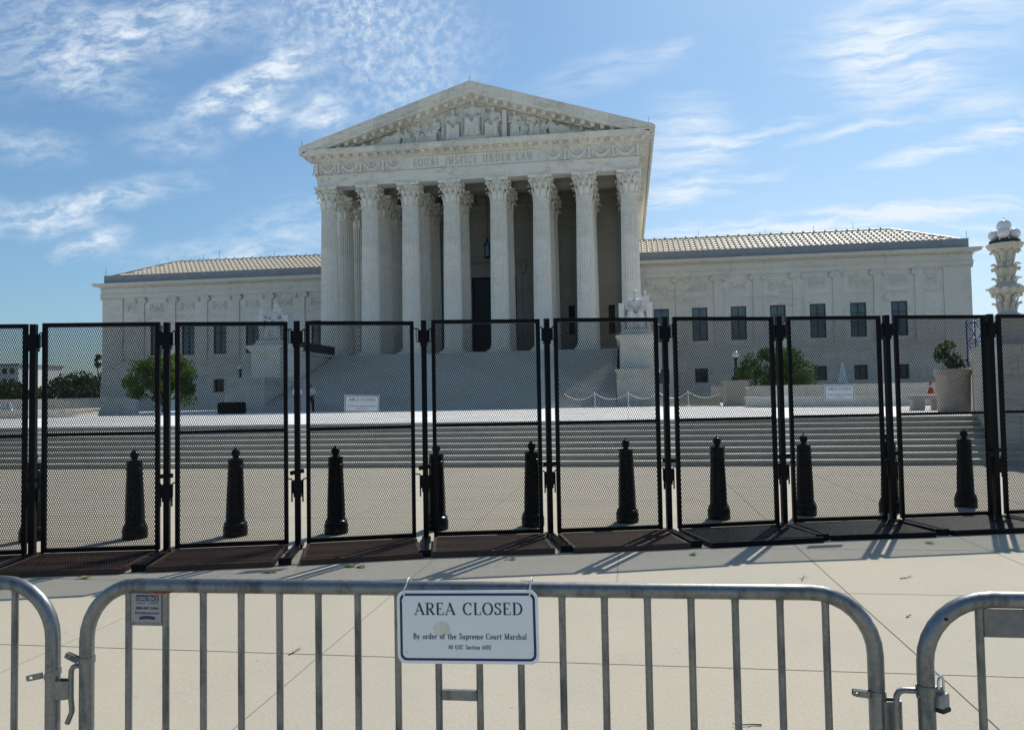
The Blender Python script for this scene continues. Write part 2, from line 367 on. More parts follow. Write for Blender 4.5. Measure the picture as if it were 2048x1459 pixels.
M_steps = marble('marble_steps', (.66, .65, .62), bw=2.6, bh=50, veins=.2)
M_statue = marble('marble_statue', (.66, .66, .63), veins=.1)
M_rel = marble('marble_relief', (.76, .74, .67), veins=.1)
M_letter = simple('shade_toned_letters', (.50, .49, .44), .8)  # raised letters; darker colour stands in for the shade inside carved grooves
M_corn = marble('marble_cornice', MARBLE, bw=2.05, bh=30, veins=.5, joint=.8)
M_parapet = simple('grey_parapet_stone', (.27, .28, .30), .7, var=.12, scale=1.5, bump=.1)
M_tile = simple('roof_tile_marble', (.50, .445, .35), .5, var=.22, scale=5)
M_frontstep = marble('front_step_stone', (.64, .60, .52), bw=2.8, bh=50, veins=.1)
M_deck = paving('plaza_marble_paving', (.86, .85, .82), 1.6, 1.6)
M_conc = concrete('sidewalk_concrete')
M_ground = simple('distant_ground', (.10, .11, .07), .9, var=.3, scale=.2)
M_black = simple('black_powder_coat', (.0022, .003, .005), .38, 0, .3, 12, bump=.05, spec=.12, grime=((.012, .008, .006), 9, .62, .8))
M_blackmesh = simple('black_mesh_paint', (.002, .003, .006), .45, 0, .3, 12, spec=.12)
M_rust = simple('rusty_brown_steel', (.050, .024, .015), .75, 0, .4, 9, bump=.1, grime=((.10, .05, .028), 14, .5, .75))
M_boll = simple('dark_green_black_iron', (.0012, .004, .005), .25, 0, .3, 6, spec=.15)
M_galv = galv('galvanised_steel')
M_sign = simple('sign_face_white', (.84, .855, .86), .45, 0, .04, 3, grime=((.46, .46, .42), 7, .62, .8))
M_signedge = simple('sign_edge_white', (.86, .88, .90), .4, 0, .04)
M_navy = simple('navy_print', (.012, .022, .11), .5, 0, .1)
M_stain = simple('tan_stain', (.72, .70, .61), .7, 0, .12, 30)
M_white = simple('white_plastic', (.78, .78, .77), .4, 0, .05)
M_globe = simple('milk_glass_globe', (.80, .80, .78), .18, 0, .05, 3)
M_bronze = simple('dark_bronze', (.02, .032, .038), .4, .3, .3, 5)
M_frame = simple('dark_window_frame', (.018, .028, .036), .45, 0, .2)
M_glass = glassy('window_glass', (.035, .052, .062))
M_glass2 = glassy('window_glass_dark', (.012, .02, .022))
M_dark = simple('deep_dark_opening', (.01, .013, .016), .6)
M_blueiron = simple('blue_black_iron', (.012, .03, .055), .4, .2)
M_screen = simple('dark_green_screen', (.012, .03, .03), .6, 0, .4, 6)
M_leaf = leafm('leaf_fresh', (.075, .16, .022), (.16, .24, .035))
M_leafd = leafm('leaf_dark', (.030, .062, .020), (.055, .095, .028))
M_leafm = leafm('leaf_mid', (.04, .10, .02), (.08, .145, .03))
M_hedge = leafm('leaf_hedge', (.012, .034, .014), (.02, .05, .016))
M_bark = simple('bark', (.09, .065, .045), .9, 0, .3, 10, bump=.4)
M_terr = simple('pale_tan_planter', (.50, .42, .34), .8, 0, .18, 4, bump=.1)
M_lampst = marble('monument_marble', (.52, .50, .44), veins=.15)
M_orange = simple('orange_cone_plastic', (.75, .085, .02), .45, 0, .1)
M_water = simple('fountain_water', (.66, .76, .80), .2, 0, .1, 12)
M_pool = glassy('pool_water', (.05, .07, .075), .05)
M_blue = simple('blue_scaffold_paint', (.02, .045, .24), .4, 0, .2)
M_skin = simple('skin', (.42, .24, .17), .55, 0, .06)
M_shirt = simple('white_shirt_cloth', (.72, .73, .76), .8, 0, .06, 8, bump=.2)
M_trous = simple('navy_trousers_cloth', (.012, .015, .03), .8, 0, .1, 8, bump=.2)
M_shoe = simple('black_leather', (.01, .01, .012), .35)
M_hair = simple('dark_hair', (.02, .014, .01), .6)
M_vest = simple('yellow_vest', (.52, .58, .03), .6)
M_wb = simple('pale_office_wall', (.82, .82, .80), .8, 0, .06)
M_wb2 = simple('grey_building_wall', (.30, .30, .31), .8, 0, .1)
M_leafy = simple('fallen_leaf', (.30, .34, .08), .7, 0, .3, 20)
M_twig = simple('twig', (.055, .04, .03), .9, 0, .2)
M_steel = simple('polished_steel', (.62, .64, .68), .22, .9, .06)
M_lock = simple('laminated_lock', (.36, .39, .41), .35, .7, .15, 30)
M_rubber = simple('black_rubber', (.02, .02, .02), .7)
M_tape = simple('orange_paint_smear', (.42, .10, .03), .7)
M_tan = simple('tan_kerb_stone', (.46, .43, .34), .8, 0, .1)

# ------------------------------------------------------------------ ground, steps, plaza
mb = MB(); mb.box(-1500, 1500, -900, 3000, -.4, -.03); mb.build('ground', M_ground, kind='structure')
mb = MB(); mb.add([(-120, -30, 0), (60, -30, 0), (60, 21, 0), (-120, 21, 0)], [(0, 1, 2, 3)]); mb.build('sidewalk', M_conc, kind='structure')
ST_Y, ST_T, ST_R, NST = 17.8, .38, .119, 8
prof = [(ST_Y, -.02)]
for i in range(NST):
    y = ST_Y+ST_T*i; z = ST_R*(i+1)
    prof += [(y, z-.04), (y-.045, z-.04), (y-.045, z)]
    prof += [(y+ST_T if i < NST-1 else y+1.0, z)]
prof += [(ST_Y+ST_T*(NST-1)+1.0, -.02)]
mb = MB(); mb.prism(prof, 'x', -70, 12); mb.build('plaza_steps', M_frontstep, kind='structure')
mb = MB(); Y0 = ST_Y+ST_T*(NST-1)+.02
mb.prism([(Y0, .2), (Y0, .956), (48, .845), (120, .845), (120, .2)], 'x', -90, 60); mb.build('plaza', M_deck, kind='structure')

# ------------------------------------------------------------------ court building
AX = -12.95
court = empty('court_building', (AX, 66, .845), 0, 'huge white marble temple-fronted courthouse with long low wings', 'building')
def part(mb, name, mat, parent=court, smooth=None, **k): return mb.build(name, mat, parent, True, smooth, **k)
FL, CT, ST = 5.45, 20.72, 18.75       # portico floor, capital top, shaft top
colx = [2.1, 5.87, 9.63, 13.45]; colx = [-c for c in colx[::-1]]+colx
# column pieces in local space (origin at the base centre)
def shaft_mesh():
    m = MB(); prof = []
    H0, H1 = .62, ST-FL
    N = 24*6
    def rf(i, z):
        k = i % 6; d = [1, .94, .885, .87, .885, .94][k]
        return d
    for j in range(9):
        t = j/8; z = H0+(H1-H0)*t; r = .82-.115*t**1.6
        prof.append((r, z))
    m.lathe([(.86, H0-.12), (.86, H0-.04), (.83, H0)], n=48, caps=False)
    m.lathe(prof, n=N, rf=rf, caps=True)
    m.lathe([(.70, H1-.10), (.76, H1-.08), (.78, H1-.03), (.74, H1)], n=48)
    return m
def base_mesh():
    m = MB(); m.box(-1.03, 1.03, -1.03, 1.03, 0, .22)
    m.lathe([(1.0, .22), (1.03, .28), (1.0, .34), (.93, .36), (.90, .42), (.94, .46), (.96, .50), (.86, .52)], n=40)
    return m
def leaf_strip(m, a, r0, z0, h, w, curl):
    # acanthus leaf rising along the bell then curling outward and down
    rows = []
    for t, dr, dz, ww in ((0, .01, 0, .75), (.3, .05, .35, .95), (.6, .09, .68, 1.0), (.82, .15, .92, .9), (.95, .15+curl*.5, 1.04, .72), (1, .15+curl*.95, 1.0, .5), (1, .15+curl, .86, .3)):
        rows.append((r0+dr, z0+h*dz, w*ww/2))
    vs = []; ca, sa = cos(a), sin(a)
    for k, (r, z, hw) in enumerate(rows):
        for q, rr in ((-1, -.05), (-.45, .0), (0, .045), (.45, .0), (1, -.05)):
            x = r+rr; y = hw*q; vs.append((x*ca-y*sa, x*sa+y*ca, z))
    n = len(rows); fs = []
    for j in range(n-1):
        for q in range(4): fs.append([j*5+q, j*5+q+1, (j+1)*5+q+1, (j+1)*5+q])
    m.add(vs, fs)
def capital_mesh(s=1.0):
    m = MB(); z0 = ST-FL; H = CT-ST
    m.lathe([(.66, z0), (.62, z0+.9), (.66, z0+1.3), (.84, z0+H-.28)], n=32)
    for i in range(8):
        leaf_strip(m, 2*pi*i/8+pi/8, .69, z0+.02, .70, .43, .24)
    for i in range(8):
        leaf_strip(m, 2*pi*i/8, .66, z0+.10, 1.16, .36, .32)
    # corner volutes and helices
    for i in range(4):
        a = pi/4+pi/2*i
        for da in (-.20, .20):
            pts = []
            for t in range(15):
                q = t/14
                if q < .5: rr = .76+.42*(q*2)**1.8; zz = z0+1.0+.62*(q*2); aa = a+da*(1.9-1.5*q*2)
                else:
                    th = (q-.5)*2*4.4; sp = .17*(1-(q-.5)*1.5); rr = 1.18-.02+sp*sin(th); zz = z0+1.62-.17+sp*cos(th); aa = a+da*.4
                pts.append((rr*cos(aa), rr*sin(aa), zz))
            m.tube(pts, .062, 6)
        b = pi/2*i
        for da in (-.16, .16):
            pts = []
            for t in range(12):
                q = t/11
                if q < .5: rr = .80+.10*q*2; zz = z0+1.05+.48*q*2; aa = b+da*(2.2-1.2*q*2)
                else:
                    th = (q-.5)*2*4; sp = .11*(1-(q-.5)*1.4); rr = .93; zz = z0+1.53-.1+sp*cos(th); aa = b+da*(1.0-sp*sin(th)*3)
                pts.append((rr*cos(aa), rr*sin(aa), zz))
            m.tube(pts, .04, 5)
        m.ball((.98*cos(b), .98*sin(b), z0+H-.16), (.13, .13, .14), 8, 6)
    poly = []
    for i in range(4):
        a0 = -pi/4+pi/2*i
        c0 = Vector((cos(a0), sin(a0)))*1.50; c1 = Vector((cos(a0+pi/2), sin(a0+pi/2)))*1.50
        t = (c1-c0).normalized(); nn = Vector((cos(a0+pi/4), sin(a0+pi/4)))
        for q in (.05, .2, .35, .5, .65, .8, .95):
            p = c0.lerp(c1, q)-nn*(.20*(1-(2*q-1)**2)); poly.append((p.x, p.y))
    m.prism(poly, 'z', z0+H-.27, z0+H-.12); m.prism([(x*1.04, y*1.04) for x, y in poly], 'z', z0+H-.12, z0+H-.001)
    return m
shaft_me = shaft_mesh().mesh('shaft', smooth=35); base_me = base_mesh().mesh('column_base', smooth=35); cap_me = capital_mesh().mesh('capital', smooth=50)
shaft_me.materials.append(M_shaft); base_me.materials.append(M_plain); cap_me.materials.append(M_plain)
def column(x, y):
    o = bpy.data.objects.new('column', shaft_me); COL.objects.link(o); o.parent = court
    o.location = Vector((AX+x, y, FL))-court.location
    for nm, me in (('capital', cap_me), ('column_base', base_me)):
        c = bpy.data.objects.new(nm, me); COL.objects.link(c); c.parent = o
    return o
for x in colx: column(x, 67)
for x in colx: column(x, 71.1)
for x in colx:
    if abs(x) > 3: column(x, 75.0)
# portico floor and stylobate
mb = MB(); mb.box(AX-15.3, AX+15.3, 65.25, 77, .85, FL); part(mb, 'stylobate', M_steps)
HW = 14.25
# walls of the cella with door and windows
def wall_xz(mb, x0, x1, z0, z1, y, ops, dep=.35):
    xs = sorted({x0, x1} | {o[0] for o in ops} | {o[1] for o in ops}); zs = sorted({z0, z1} | {o[2] for o in ops} | {o[3] for o in ops})
    for i in range(len(xs)-1):
        for j in range(len(zs)-1):
            cx, cz = (xs[i]+xs[i+1])/2, (zs[j]+zs[j+1])/2
            if any(o[0] < cx < o[1] and o[2] < cz < o[3] for o in ops): continue
            mb.add([(xs[i], y, zs[j]), (xs[i+1], y, zs[j]), (xs[i+1], y, zs[j+1]), (xs[i], y, zs[j+1])], [(0, 1, 2, 3)])
    for a, b, c, d in ops:
        mb.add([(a, y, c), (b, y, c), (b, y, d), (a, y, d), (a, y+dep, c), (b, y+dep, c), (b, y+dep, d), (a, y+dep, d)], [(0, 4, 5, 1), (2, 6, 7, 3), (0, 3, 7, 4), (1, 5, 6, 2)])
DO = (AX-2.27, AX+2.27, FL, 13.6)
sw = [(AX+7.38, AX+7.98, 7.6, 10.47), (AX+11.27, AX+11.90, 7.6, 10.43), (AX-7.98, AX-7.38, 7.6, 10.47), (AX-11.9, AX-11.27, 7.6, 10.43)]
mb = MB(); wall_xz(mb, AX-HW, AX+HW, FL, 21.6, 76.5, [DO]+sw, .5)
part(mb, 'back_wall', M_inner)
mb = MB(); mb.box(DO[0], DO[1], 76.9, 77.0, FL, 13.6)
for i in range(2):
    for j in range(4):
        mb.box(AX-2.05+2.1*i, AX-.05+2.1*i-.1, 76.84, 76.9, FL+.35+2.0*j, FL+2.05+2.0*j)
door = part(mb, 'door', M_bronze)
for o in sw:
    mb = MB(); mb.box(o[0], o[1], 76.9, 76.95, o[2], o[3]); mb.box((o[0]+o[1])/2-.03, (o[0]+o[1])/2+.03, 76.85, 76.9, o[2], o[3])
    part(mb, 'portico_window', M_dark)
mb = MB()   # door surround
for s in (-1, 1): mb.box(AX+s*2.52-.25, AX+s*2.52+.25, 76.3, 76.5, FL, 13.6)
mb.box(AX-2.78, AX+2.78, 76.28, 76.5, 13.6, 14.3); mb.box(AX-2.7, AX+2.7, 76.34, 76.5, 14.3, 14.9)
mb.prism([(76.5, 14.9), (76.2, 14.9), (76.0, 15.1), (75.9, 15.15), (75.9, 15.38), (76.5, 15.38)], 'x', AX-3.25, AX+3.25)
for s in (-1, 1): mb.box(AX+s*3.0-.18, AX+s*3.0+.18, 76.05, 76.5, 13.9, 14.9)
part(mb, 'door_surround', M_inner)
# wall string lines in the portico and coffered panels
mb = MB(); mb.box(AX-HW, AX+HW, 76.40, 76.499, 17.4, 17.62)
for x in (-7.75, 7.75, 11.55, -11.55): 
    for q in (0, 1): mb.box(AX+x-.85+q*.2, AX+x+.85-q*.2, 76.44-q*.04, 76.498, 18.1+q*.25, 20.1-q*.25)
part(mb, 'wall_moulding', M_inner)
# ceiling with beams
mb = MB(); mb.box(AX-HW+.2, AX+HW-.2, 67.7, 76.5, 21.6, 21.9)
for y in (70.35,): mb.box(AX-HW+.25, AX+HW-.25, y, y+1.5, CT, 21.6)
mb.box(AX-HW+.2, AX+HW-.2, 75.9, 76.49, CT+.2, 21.6)
for x in colx: mb.box(AX+x-.62, AX+x+.62, 67.75, 70.35, CT+.003, 21.599); mb.box(AX+x-.62, AX+x+.62, 71.85, 75.9, CT+.003, 21.599)
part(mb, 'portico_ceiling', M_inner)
# architrave: three stepped fascias; side returns go all the way back
BACK = 116
def ring(mb, out, z0, z1, yb=BACK):
    # a U-shaped course: front and two sides, projecting 'out' beyond the architrave face
    yf = 66.28-out; x0 = AX-HW-out; x1 = AX+HW+out
    mb.box(x0, x1, yf, 67.74, z0, z1)
    mb.box(x0, AX-HW+1.45, 67.74, yb, z0, z1); mb.box(AX+HW-1.45, x1, 67.74, yb, z0, z1)
mb = MB(); ring(mb, 0, CT, CT+.33); ring(mb, .04, CT+.33, CT+.68); ring(mb, .08, CT+.68, CT+.93); ring(mb, .16, CT+.93, CT+1.06)
part(mb, 'architrave', M_smooth)
FZ0, FZ1 = CT+1.06, 23.0
mb = MB(); ring(mb, .02, FZ0, FZ1)
part(mb, 'frieze', M_smooth)
# frieze garlands
def swag(mb, xa, xb, yf, zt):
    n = 9; pts = []
    for i in range(n+1):
        t = i/n; pts.append((xa+(xb-xa)*t, yf-.05, zt-.85*(1-(2*t-1)**2)))
    mb.tube(pts, [.07+.12*(1-(2*i/n-1)**2) for i in range(n+1)], 6)
    for i in range(2, n-1):
        p = pts[i]; mb.ball((p[0], p[1]-.07, p[2]+.02), .085, 6, 4)
    mb.torus(((xa+xb)/2, yf-.05, zt-.30), .25, .08, 12, 5)
    mb.ball(((xa+xb)/2, yf-.06, zt-.30), .10, 6, 4)
    mb.tube([(xa+.05, yf-.04, zt-.95), (xb-.05, yf-.04, zt-.95)], .035, 5)
def candel(mb, x, yf, zb, zt):
    mb.prism([(x-.16, zb), (x+.16, zb), (x+.09, zb+.35), (x+.13, zt), (x-.13, zt), (x-.09, zb+.35)], 'y', yf-.2, yf)
    for s in (-1, 1):
        mb.tube([(x+s*.10, yf-.06, zt-.05), (x+s*.28, yf-.07, zt-.25), (x+s*.30, yf-.06, zt-.7), (x+s*.42, yf-.05, zb+.05)], .08, 5)
    mb.box(x-.2, x+.2, yf-.22, yf, zb, zb+.1); mb.box(x-.18, x+.18, yf-.13, yf, zt-.06, zt+.02)
yf = 66.26
for s in (-1, 1):
    mb = MB()
    for k in range(4):
        xa = AX+s*(6.05+2.05*k); xb = AX+s*(6.05+2.05*(k+1))
        swag(mb, min(xa, xb)+.15, max(xa, xb)-.15, yf, FZ1-.12)
        candel(mb, xb, yf, FZ0+.03, FZ1-.15)
    part(mb, 'frieze_garland', M_rel, smooth=40)
mb = MB(); mb.box(AX-5.9, AX+5.9, 66.20, 66.26, FZ0+.08, FZ1-.06)
part(mb, 'inscription_panel', M_smooth)
# ------------------------------------------------------------------ serif lettering
T_, t_ = .155, .055
def _arc(cx, cy, rx, ry, a0, a1, n=14): return [(cx+rx*cos(R(a0+(a1-a0)*i/n)), cy+ry*sin(R(a0+(a1-a0)*i/n))) for i in range(n+1)]
def S_(pts, w): return ('s', pts, w)
def V_(pts, mx=T_, mn=t_): return ('v', pts, (mx, mn))
def F_(x, y, w=.30): return ('s', [(x-w/2, y), (x+w/2, y)], .042)
GL = {
 'A': (.80, [S_([(.09, .02), (.40, 1)], t_), S_([(.36, 1), (.70, .02)], T_), S_([(.2, .34), (.58, .34)], t_), F_(.09, .02, .26), F_(.70, .02, .28)]),
 'R': (.76, [S_([(.18, 0), (.18, 1)], T_), V_([(.18, .97)]+_arc(.38, .735, .22, .235, 90, -90)+[(.18, .50)], .14), S_([(.36, .5), (.66, .02)], T_), F_(.18, .02), F_(.14, .98, .22), F_(.69, .02, .2)]),
 'E': (.70, [S_([(.18, 0), (.18, 1)], T_), S_([(.1, .975), (.58, .975)], t_), S_([(.18, .51), (.45, .51)], t_), S_([(.1, .025), (.62, .025)], t_), S_([(.57, 1), (.575, .80)], .045), S_([(.45, .60), (.45, .42)], .04), S_([(.60, .02), (.63, .24)], .045)]),
 'C': (.78, [V_(_arc(.44, .5, .34, .485, 48, 315, 20), .155, .05), S_([(.68, .97), (.68, .70)], .045)]),
 'L': (.66, [S_([(.18, 0), (.18, 1)], T_), S_([(.1, .025), (.58, .025)], t_), S_([(.57, .02), (.60, .26)], .045), F_(.18, .98)]),
 'O': (.84, [V_(_arc(.42, .5, .345, .485, 0, 360, 28), .155, .05)]),
 'Q': (.84, [V_(_arc(.42, .5, .345, .485, 0, 360, 28), .155, .05), S_([(.40, .06), (.72, -.18)], .09)]),
 'S': (.60, [V_([(.50, .80), (.46, .92), (.33, .975), (.18, .93), (.12, .80), (.16, .66), (.32, .55), (.46, .43), (.52, .28), (.46, .10), (.32, .025), (.16, .08), (.09, .24)], .15, .06), S_([(.51, .97), (.51, .74)], .04), S_([(.085, .03), (.085, .29)], .04)]),
 'D': (.82, [S_([(.18, 0), (.18, 1)], T_), V_([(.18, .975)]+_arc(.36, .5, .36, .475, 90, -90, 18)+[(.18, .025)], .155, .05), F_(.14, .98, .22), F_(.14, .02, .22)]),
 'U': (.90, [S_([(.17, 1), (.17, .34)], T_), V_(_arc(.43, .34, .26, .315, 180, 360, 14), .155, .07), S_([(.69, .34), (.69, 1)], .10), F_(.17, .98, .26), F_(.69, .98, .22)]),
 'J': (.46, [S_([(.30, 1), (.30, .2)], T_), V_(_arc(.17, .2, .13, .18, 0, -150, 8), .14, .06), F_(.30, .98)]),
 'T': (.70, [S_([(.35, 0), (.35, 1)], T_), S_([(.06, .975), (.64, .975)], t_), S_([(.065, 1), (.06, .78)], .045), S_([(.635, 1), (.64, .78)], .045), F_(.35, .02)]),
 'I': (.36, [S_([(.18, 0), (.18, 1)], T_), F_(.18, .02), F_(.18, .98)]),
 'N': (.84, [S_([(.16, 0), (.16, 1)], .06), S_([(.14, .99), (.66, .01)], T_), S_([(.66, 0), (.66, 1)], .06), F_(.16, .02, .24), F_(.66, .98, .24), F_(.12, .98, .16)]),
 'W': (1.1, [S_([(.12, .98), (.34, .02)], T_), S_([(.34, .02), (.55, .98)], t_), S_([(.55, .98), (.77, .02)], T_), S_([(.77, .02), (.98, .98)], t_), F_(.12, .98, .24), F_(.98, .98, .22), F_(.55, .98, .2)]),
 ' ': (.46, [])}
TB = .16
def _st(x, a=0, b=.62, sv=True): return [S_([(x, a), (x, b)], TB)]+([F_(x, a+.02, .28), F_(x-.05, b-.02, .18)] if sv else [])
def _ar(x, w=.34): return [V_([(x, .42), (x+w*.3, .57), (x+w*.62, .60), (x+w, .50), (x+w, .40)], .15, .08)]
GL.update({
 'o': (.60, [V_(_arc(.30, .31, .21, .28, 0, 360, 22), .16, .07)]),
 'e': (.56, [V_(_arc(.29, .31, .20, .28, 0, 318, 18), .16, .07), S_([(.1, .33), (.50, .33)], .06)]),
 'c': (.54, [V_(_arc(.29, .31, .20, .28, 45, 318, 16), .16, .07), ('s', [(.40, .50), (.48, .46)], .12)]),
 'r': (.50, _st(.16)+[V_([(.16, .40), (.26, .56), (.42, .58)], .12, .08), ('s', [(.38, .56), (.46, .52)], .12)]),
 'd': (.66, [V_(_arc(.27, .31, .19, .28, 0, 360, 20), .15, .07)]+_st(.48, 0, 1)),
 'p': (.66, [V_(_arc(.36, .31, .19, .28, 0, 360, 20), .15, .07)]+_st(.16, -.28, .62)),
 'y': (.60, [S_([(.12, .60), (.31, .02)], .15), S_([(.50, .60), (.22, -.26)], .07), F_(.12, .6, .26), F_(.5, .6, .2)]),
 'f': (.42, [S_([(.18, 0), (.18, .82)], TB), V_([(.18, .78), (.22, .92), (.38, .94)], .12, .08), F_(.18, .02), S_([(.04, .60), (.34, .60)], .06)]),
 't': (.42, [S_([(.19, .10), (.19, .84)], TB), V_([(.19, .12), (.24, .03), (.36, .06)], .12, .08), S_([(.04, .60), (.34, .60)], .06)]),
 'h': (.70, _st(.16, 0, 1)+_ar(.16)+[S_([(.51, 0), (.51, .45)], TB), F_(.51, .02)]),
 'n': (.70, _st(.16)+_ar(.16)+[S_([(.51, 0), (.51, .45)], TB), F_(.51, .02)]),
 'm': (1.04, _st(.16)+_ar(.16)+_ar(.50)+[S_([(.51, 0), (.51, .45)], TB), F_(.51, .02), S_([(.85, 0), (.85, .45)], TB), F_(.85, .02)]),
 'u': (.70, [S_([(.16, .16), (.16, .61)], TB), V_([(.16, .2), (.22, .05), (.36, .04), (.5, .14)], .14, .07), S_([(.51, 0), (.51, .61)], TB), F_(.11, .6, .18), F_(.46, .6, .18), F_(.57, .02, .16)]),
 'a': (.58, [V_([(.12, .46), (.2, .58), (.34, .58), (.42, .44)], .13, .08), S_([(.42, .46), (.42, .02)], TB), V_(_arc(.26, .17, .15, .15, 0, 360, 14), .13, .06), F_(.48, .02, .14)]),
 's': (.48, [V_([(.38, .48), (.32, .57), (.2, .57), (.12, .47), (.2, .36), (.34, .26), (.38, .15), (.28, .03), (.14, .04), (.09, .15)], .13, .07)]),
 'l': (.34, _st(.17, 0, 1)), 'i': (.34, _st(.17)+[('s', [(.09, .84), (.25, .84)], .15)]),
 'B': (.74, [S_([(.18, 0), (.18, 1)], .18), V_([(.18, .97)]+_arc(.36, .75, .20, .22, 90, -90)+[(.18, .53)], .16, .07), V_([(.18, .53)]+_arc(.38, .275, .24, .25, 90, -90)+[(.18, .03)], .17, .07), F_(.12, .98, .2), F_(.12, .02, .2)]),
 'M': (1.02, [S_([(.16, 0), (.16, 1)], .08), S_([(.16, .98), (.48, .03)], .17), S_([(.48, .03), (.80, .98)], .07), S_([(.82, 0), (.82, 1)], .18), F_(.16, .02, .26), F_(.82, .02, .3), F_(.13, .98, .2), F_(.86, .98, .2)]),
 '4': (.64, [S_([(.42, 0), (.42, 1)], TB), S_([(.42, .97), (.07, .30)], .07), S_([(.05, .29), (.58, .29)], .08)]),
 '0': (.64, [V_(_arc(.32, .5, .22, .46, 0, 360, 22), .15, .07)]),
 '6': (.64, [V_(_arc(.33, .29, .21, .26, 0, 360, 20), .15, .07), V_([(.13, .34), (.18, .66), (.34, .88), (.52, .96)], .13, .08)]),
 '1': (.46, [S_([(.25, 0), (.25, 1)], TB), F_(.25, .02), S_([(.25, .96), (.08, .84)], .07)]),
 '2': (.62, [V_([(.10, .74), (.16, .92), (.32, .96), (.47, .86), (.48, .68), (.36, .46), (.10, .08)], .15, .08), S_([(.08, .07), (.54, .07)], .13)])})
def serif_text(txt, height, gap=.04, wide=1.0, dx=None):
    """Flat lettering as (MB, width): x right, z up, y is depth (front at y=-1..0 scaled later)."""
    m = MB(); x = 0; idx = 0
    for ch in txt:
        w, strokes = GL[ch]
        for kind, pts, wd in strokes:
            P = [Vector((p[0]*wide, p[1])) for p in pts]; n = len(P); Lp = []; Rp = []
            for i in range(n):
                if i == 0: d = P[1]-P[0]
                elif i == n-1: d = P[-1]-P[-2]
                else: d = P[i+1]-P[i-1]
                if kind == 'v' and len(P) > 20 and (P[0]-P[-1]).length < 1e-4 and i in (0, n-1): d = P[1]-P[-2]
                d.normalize(); nr = Vector((-d.y, d.x))
                k = wd if kind == 's' else wd[1]+(wd[0]-wd[1])*abs(d.y)**1.3
                Lp.append(P[i]+nr*k/2); Rp.append(P[i]-nr*k/2)
            e = .0006*(idx % 9); idx += 1
            for i in range(n-1):
                q = [Lp[i], Rp[i], Rp[i+1], Lp[i+1]]
                vs = [((x+p.x)*height, -1-e*30, p.y*height) for p in q]+[((x+p.x)*height, 0, p.y*height) for p in q]
                m.add(vs, [(0, 1, 2, 3), (0, 4, 5, 1), (1, 5, 6, 2), (2, 6, 7, 3), (3, 7, 4, 0)])
        x += w*wide+gap
    return m, (x-gap)*height
def put_text(mb, m, w, cx, z, y, depth, M=None, squeeze=None):
    s = 1 if squeeze is None else squeeze/w
    vs = [Vector(((p[0])*s-(w*s)/2+cx, y+p[1]*depth, p[2]+z)) for p in m.v]
    if M is not None: vs = [M @ v for v in vs]
    mb.add(vs, [f[::-1] for f in m.f] if False else m.f)
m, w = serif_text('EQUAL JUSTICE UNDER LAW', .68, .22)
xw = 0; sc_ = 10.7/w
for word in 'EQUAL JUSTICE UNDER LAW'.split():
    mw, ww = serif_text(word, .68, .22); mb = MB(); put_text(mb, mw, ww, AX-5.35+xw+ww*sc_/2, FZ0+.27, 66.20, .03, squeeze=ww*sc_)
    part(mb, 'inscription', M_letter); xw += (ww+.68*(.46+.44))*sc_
# cornice (horizontal) with modillions
CX = HW
mb = MB()
ring(mb, .12, FZ1, FZ1+.14)
ring(mb, .9, 23.36, 23.44); ring(mb, 1.0, 23.44, 23.72); ring(mb, 1.12, 23.72, 23.84)
ring(mb, .30, FZ1+.14, 23.36)
n = 35
for i in range(n):
    x = AX-(CX+.45)+(2*CX+.9)*i/(n-1); mb.prism([(66.28-.30, 23.34), (66.28-.80, 23.34), (66.28-.78, 23.2), (66.28-.30, 23.10)], 'x', x-.19, x+.19)
for s in (-1, 1):
    for i in range(44):
        y = 66.6+1.1*i; x = AX+s*(HW+.3); mb.box(min(x, x+s*.5), max(x, x+s*.5), y-.19, y+.19, 23.12, 23.352)
part(mb, 'cornice', M_corn)
# tympanum, raking cornice
TIPX, TIPZ, APZ, YT = 15.6, 24.15, 29.0, 65.2
sl_ = (APZ-TIPZ)/TIPX
mb = MB()
mb.prism([(AX-HW-.3, 23.84), (AX+HW+.3, 23.84), (AX, 23.84+(HW+.3)*sl_)], 'y', 66.75, 67.6)
part(mb, 'tympanum', M_smooth)
mb = MB()
for s in (-1, 1):
    def rk(out, z_off0, z_off1, yfront, yback=67.5, x0=0.0):
        # band parallel to the slope, between two offsets below the top line
        P = [(AX+s*x0, APZ-z_off1-x0*sl_), (AX+s*x0, APZ-z_off0-x0*sl_), (AX+s*out, APZ-z_off0-out*sl_), (AX+s*out, APZ-z_off1-out*sl_)]
        if s < 0: P = P[::-1]
        mb.prism(P, 'y', yfront, yback)
    rk(TIPX, 0, .16, YT); rk(TIPX-.02, .16, .68, YT+.08); rk(TIPX-.30, .68, .98, YT+.22)
    rk(HW+.1, .98, 1.32, 66.3)
    for i in range(17):
        x = .55+.83*i
        zc = APZ-.98-x*sl_
        mb.prism([(AX+s*x-.2, zc+.02+.2*sl_*s), (AX+s*x+.2, zc+.02-.2*sl_*s), (AX+s*x+.15, zc-.34), (AX+s*x-.15, zc-.34)], 'y', 65.72, 66.32)
part(mb, 'raking_cornice', M_corn)
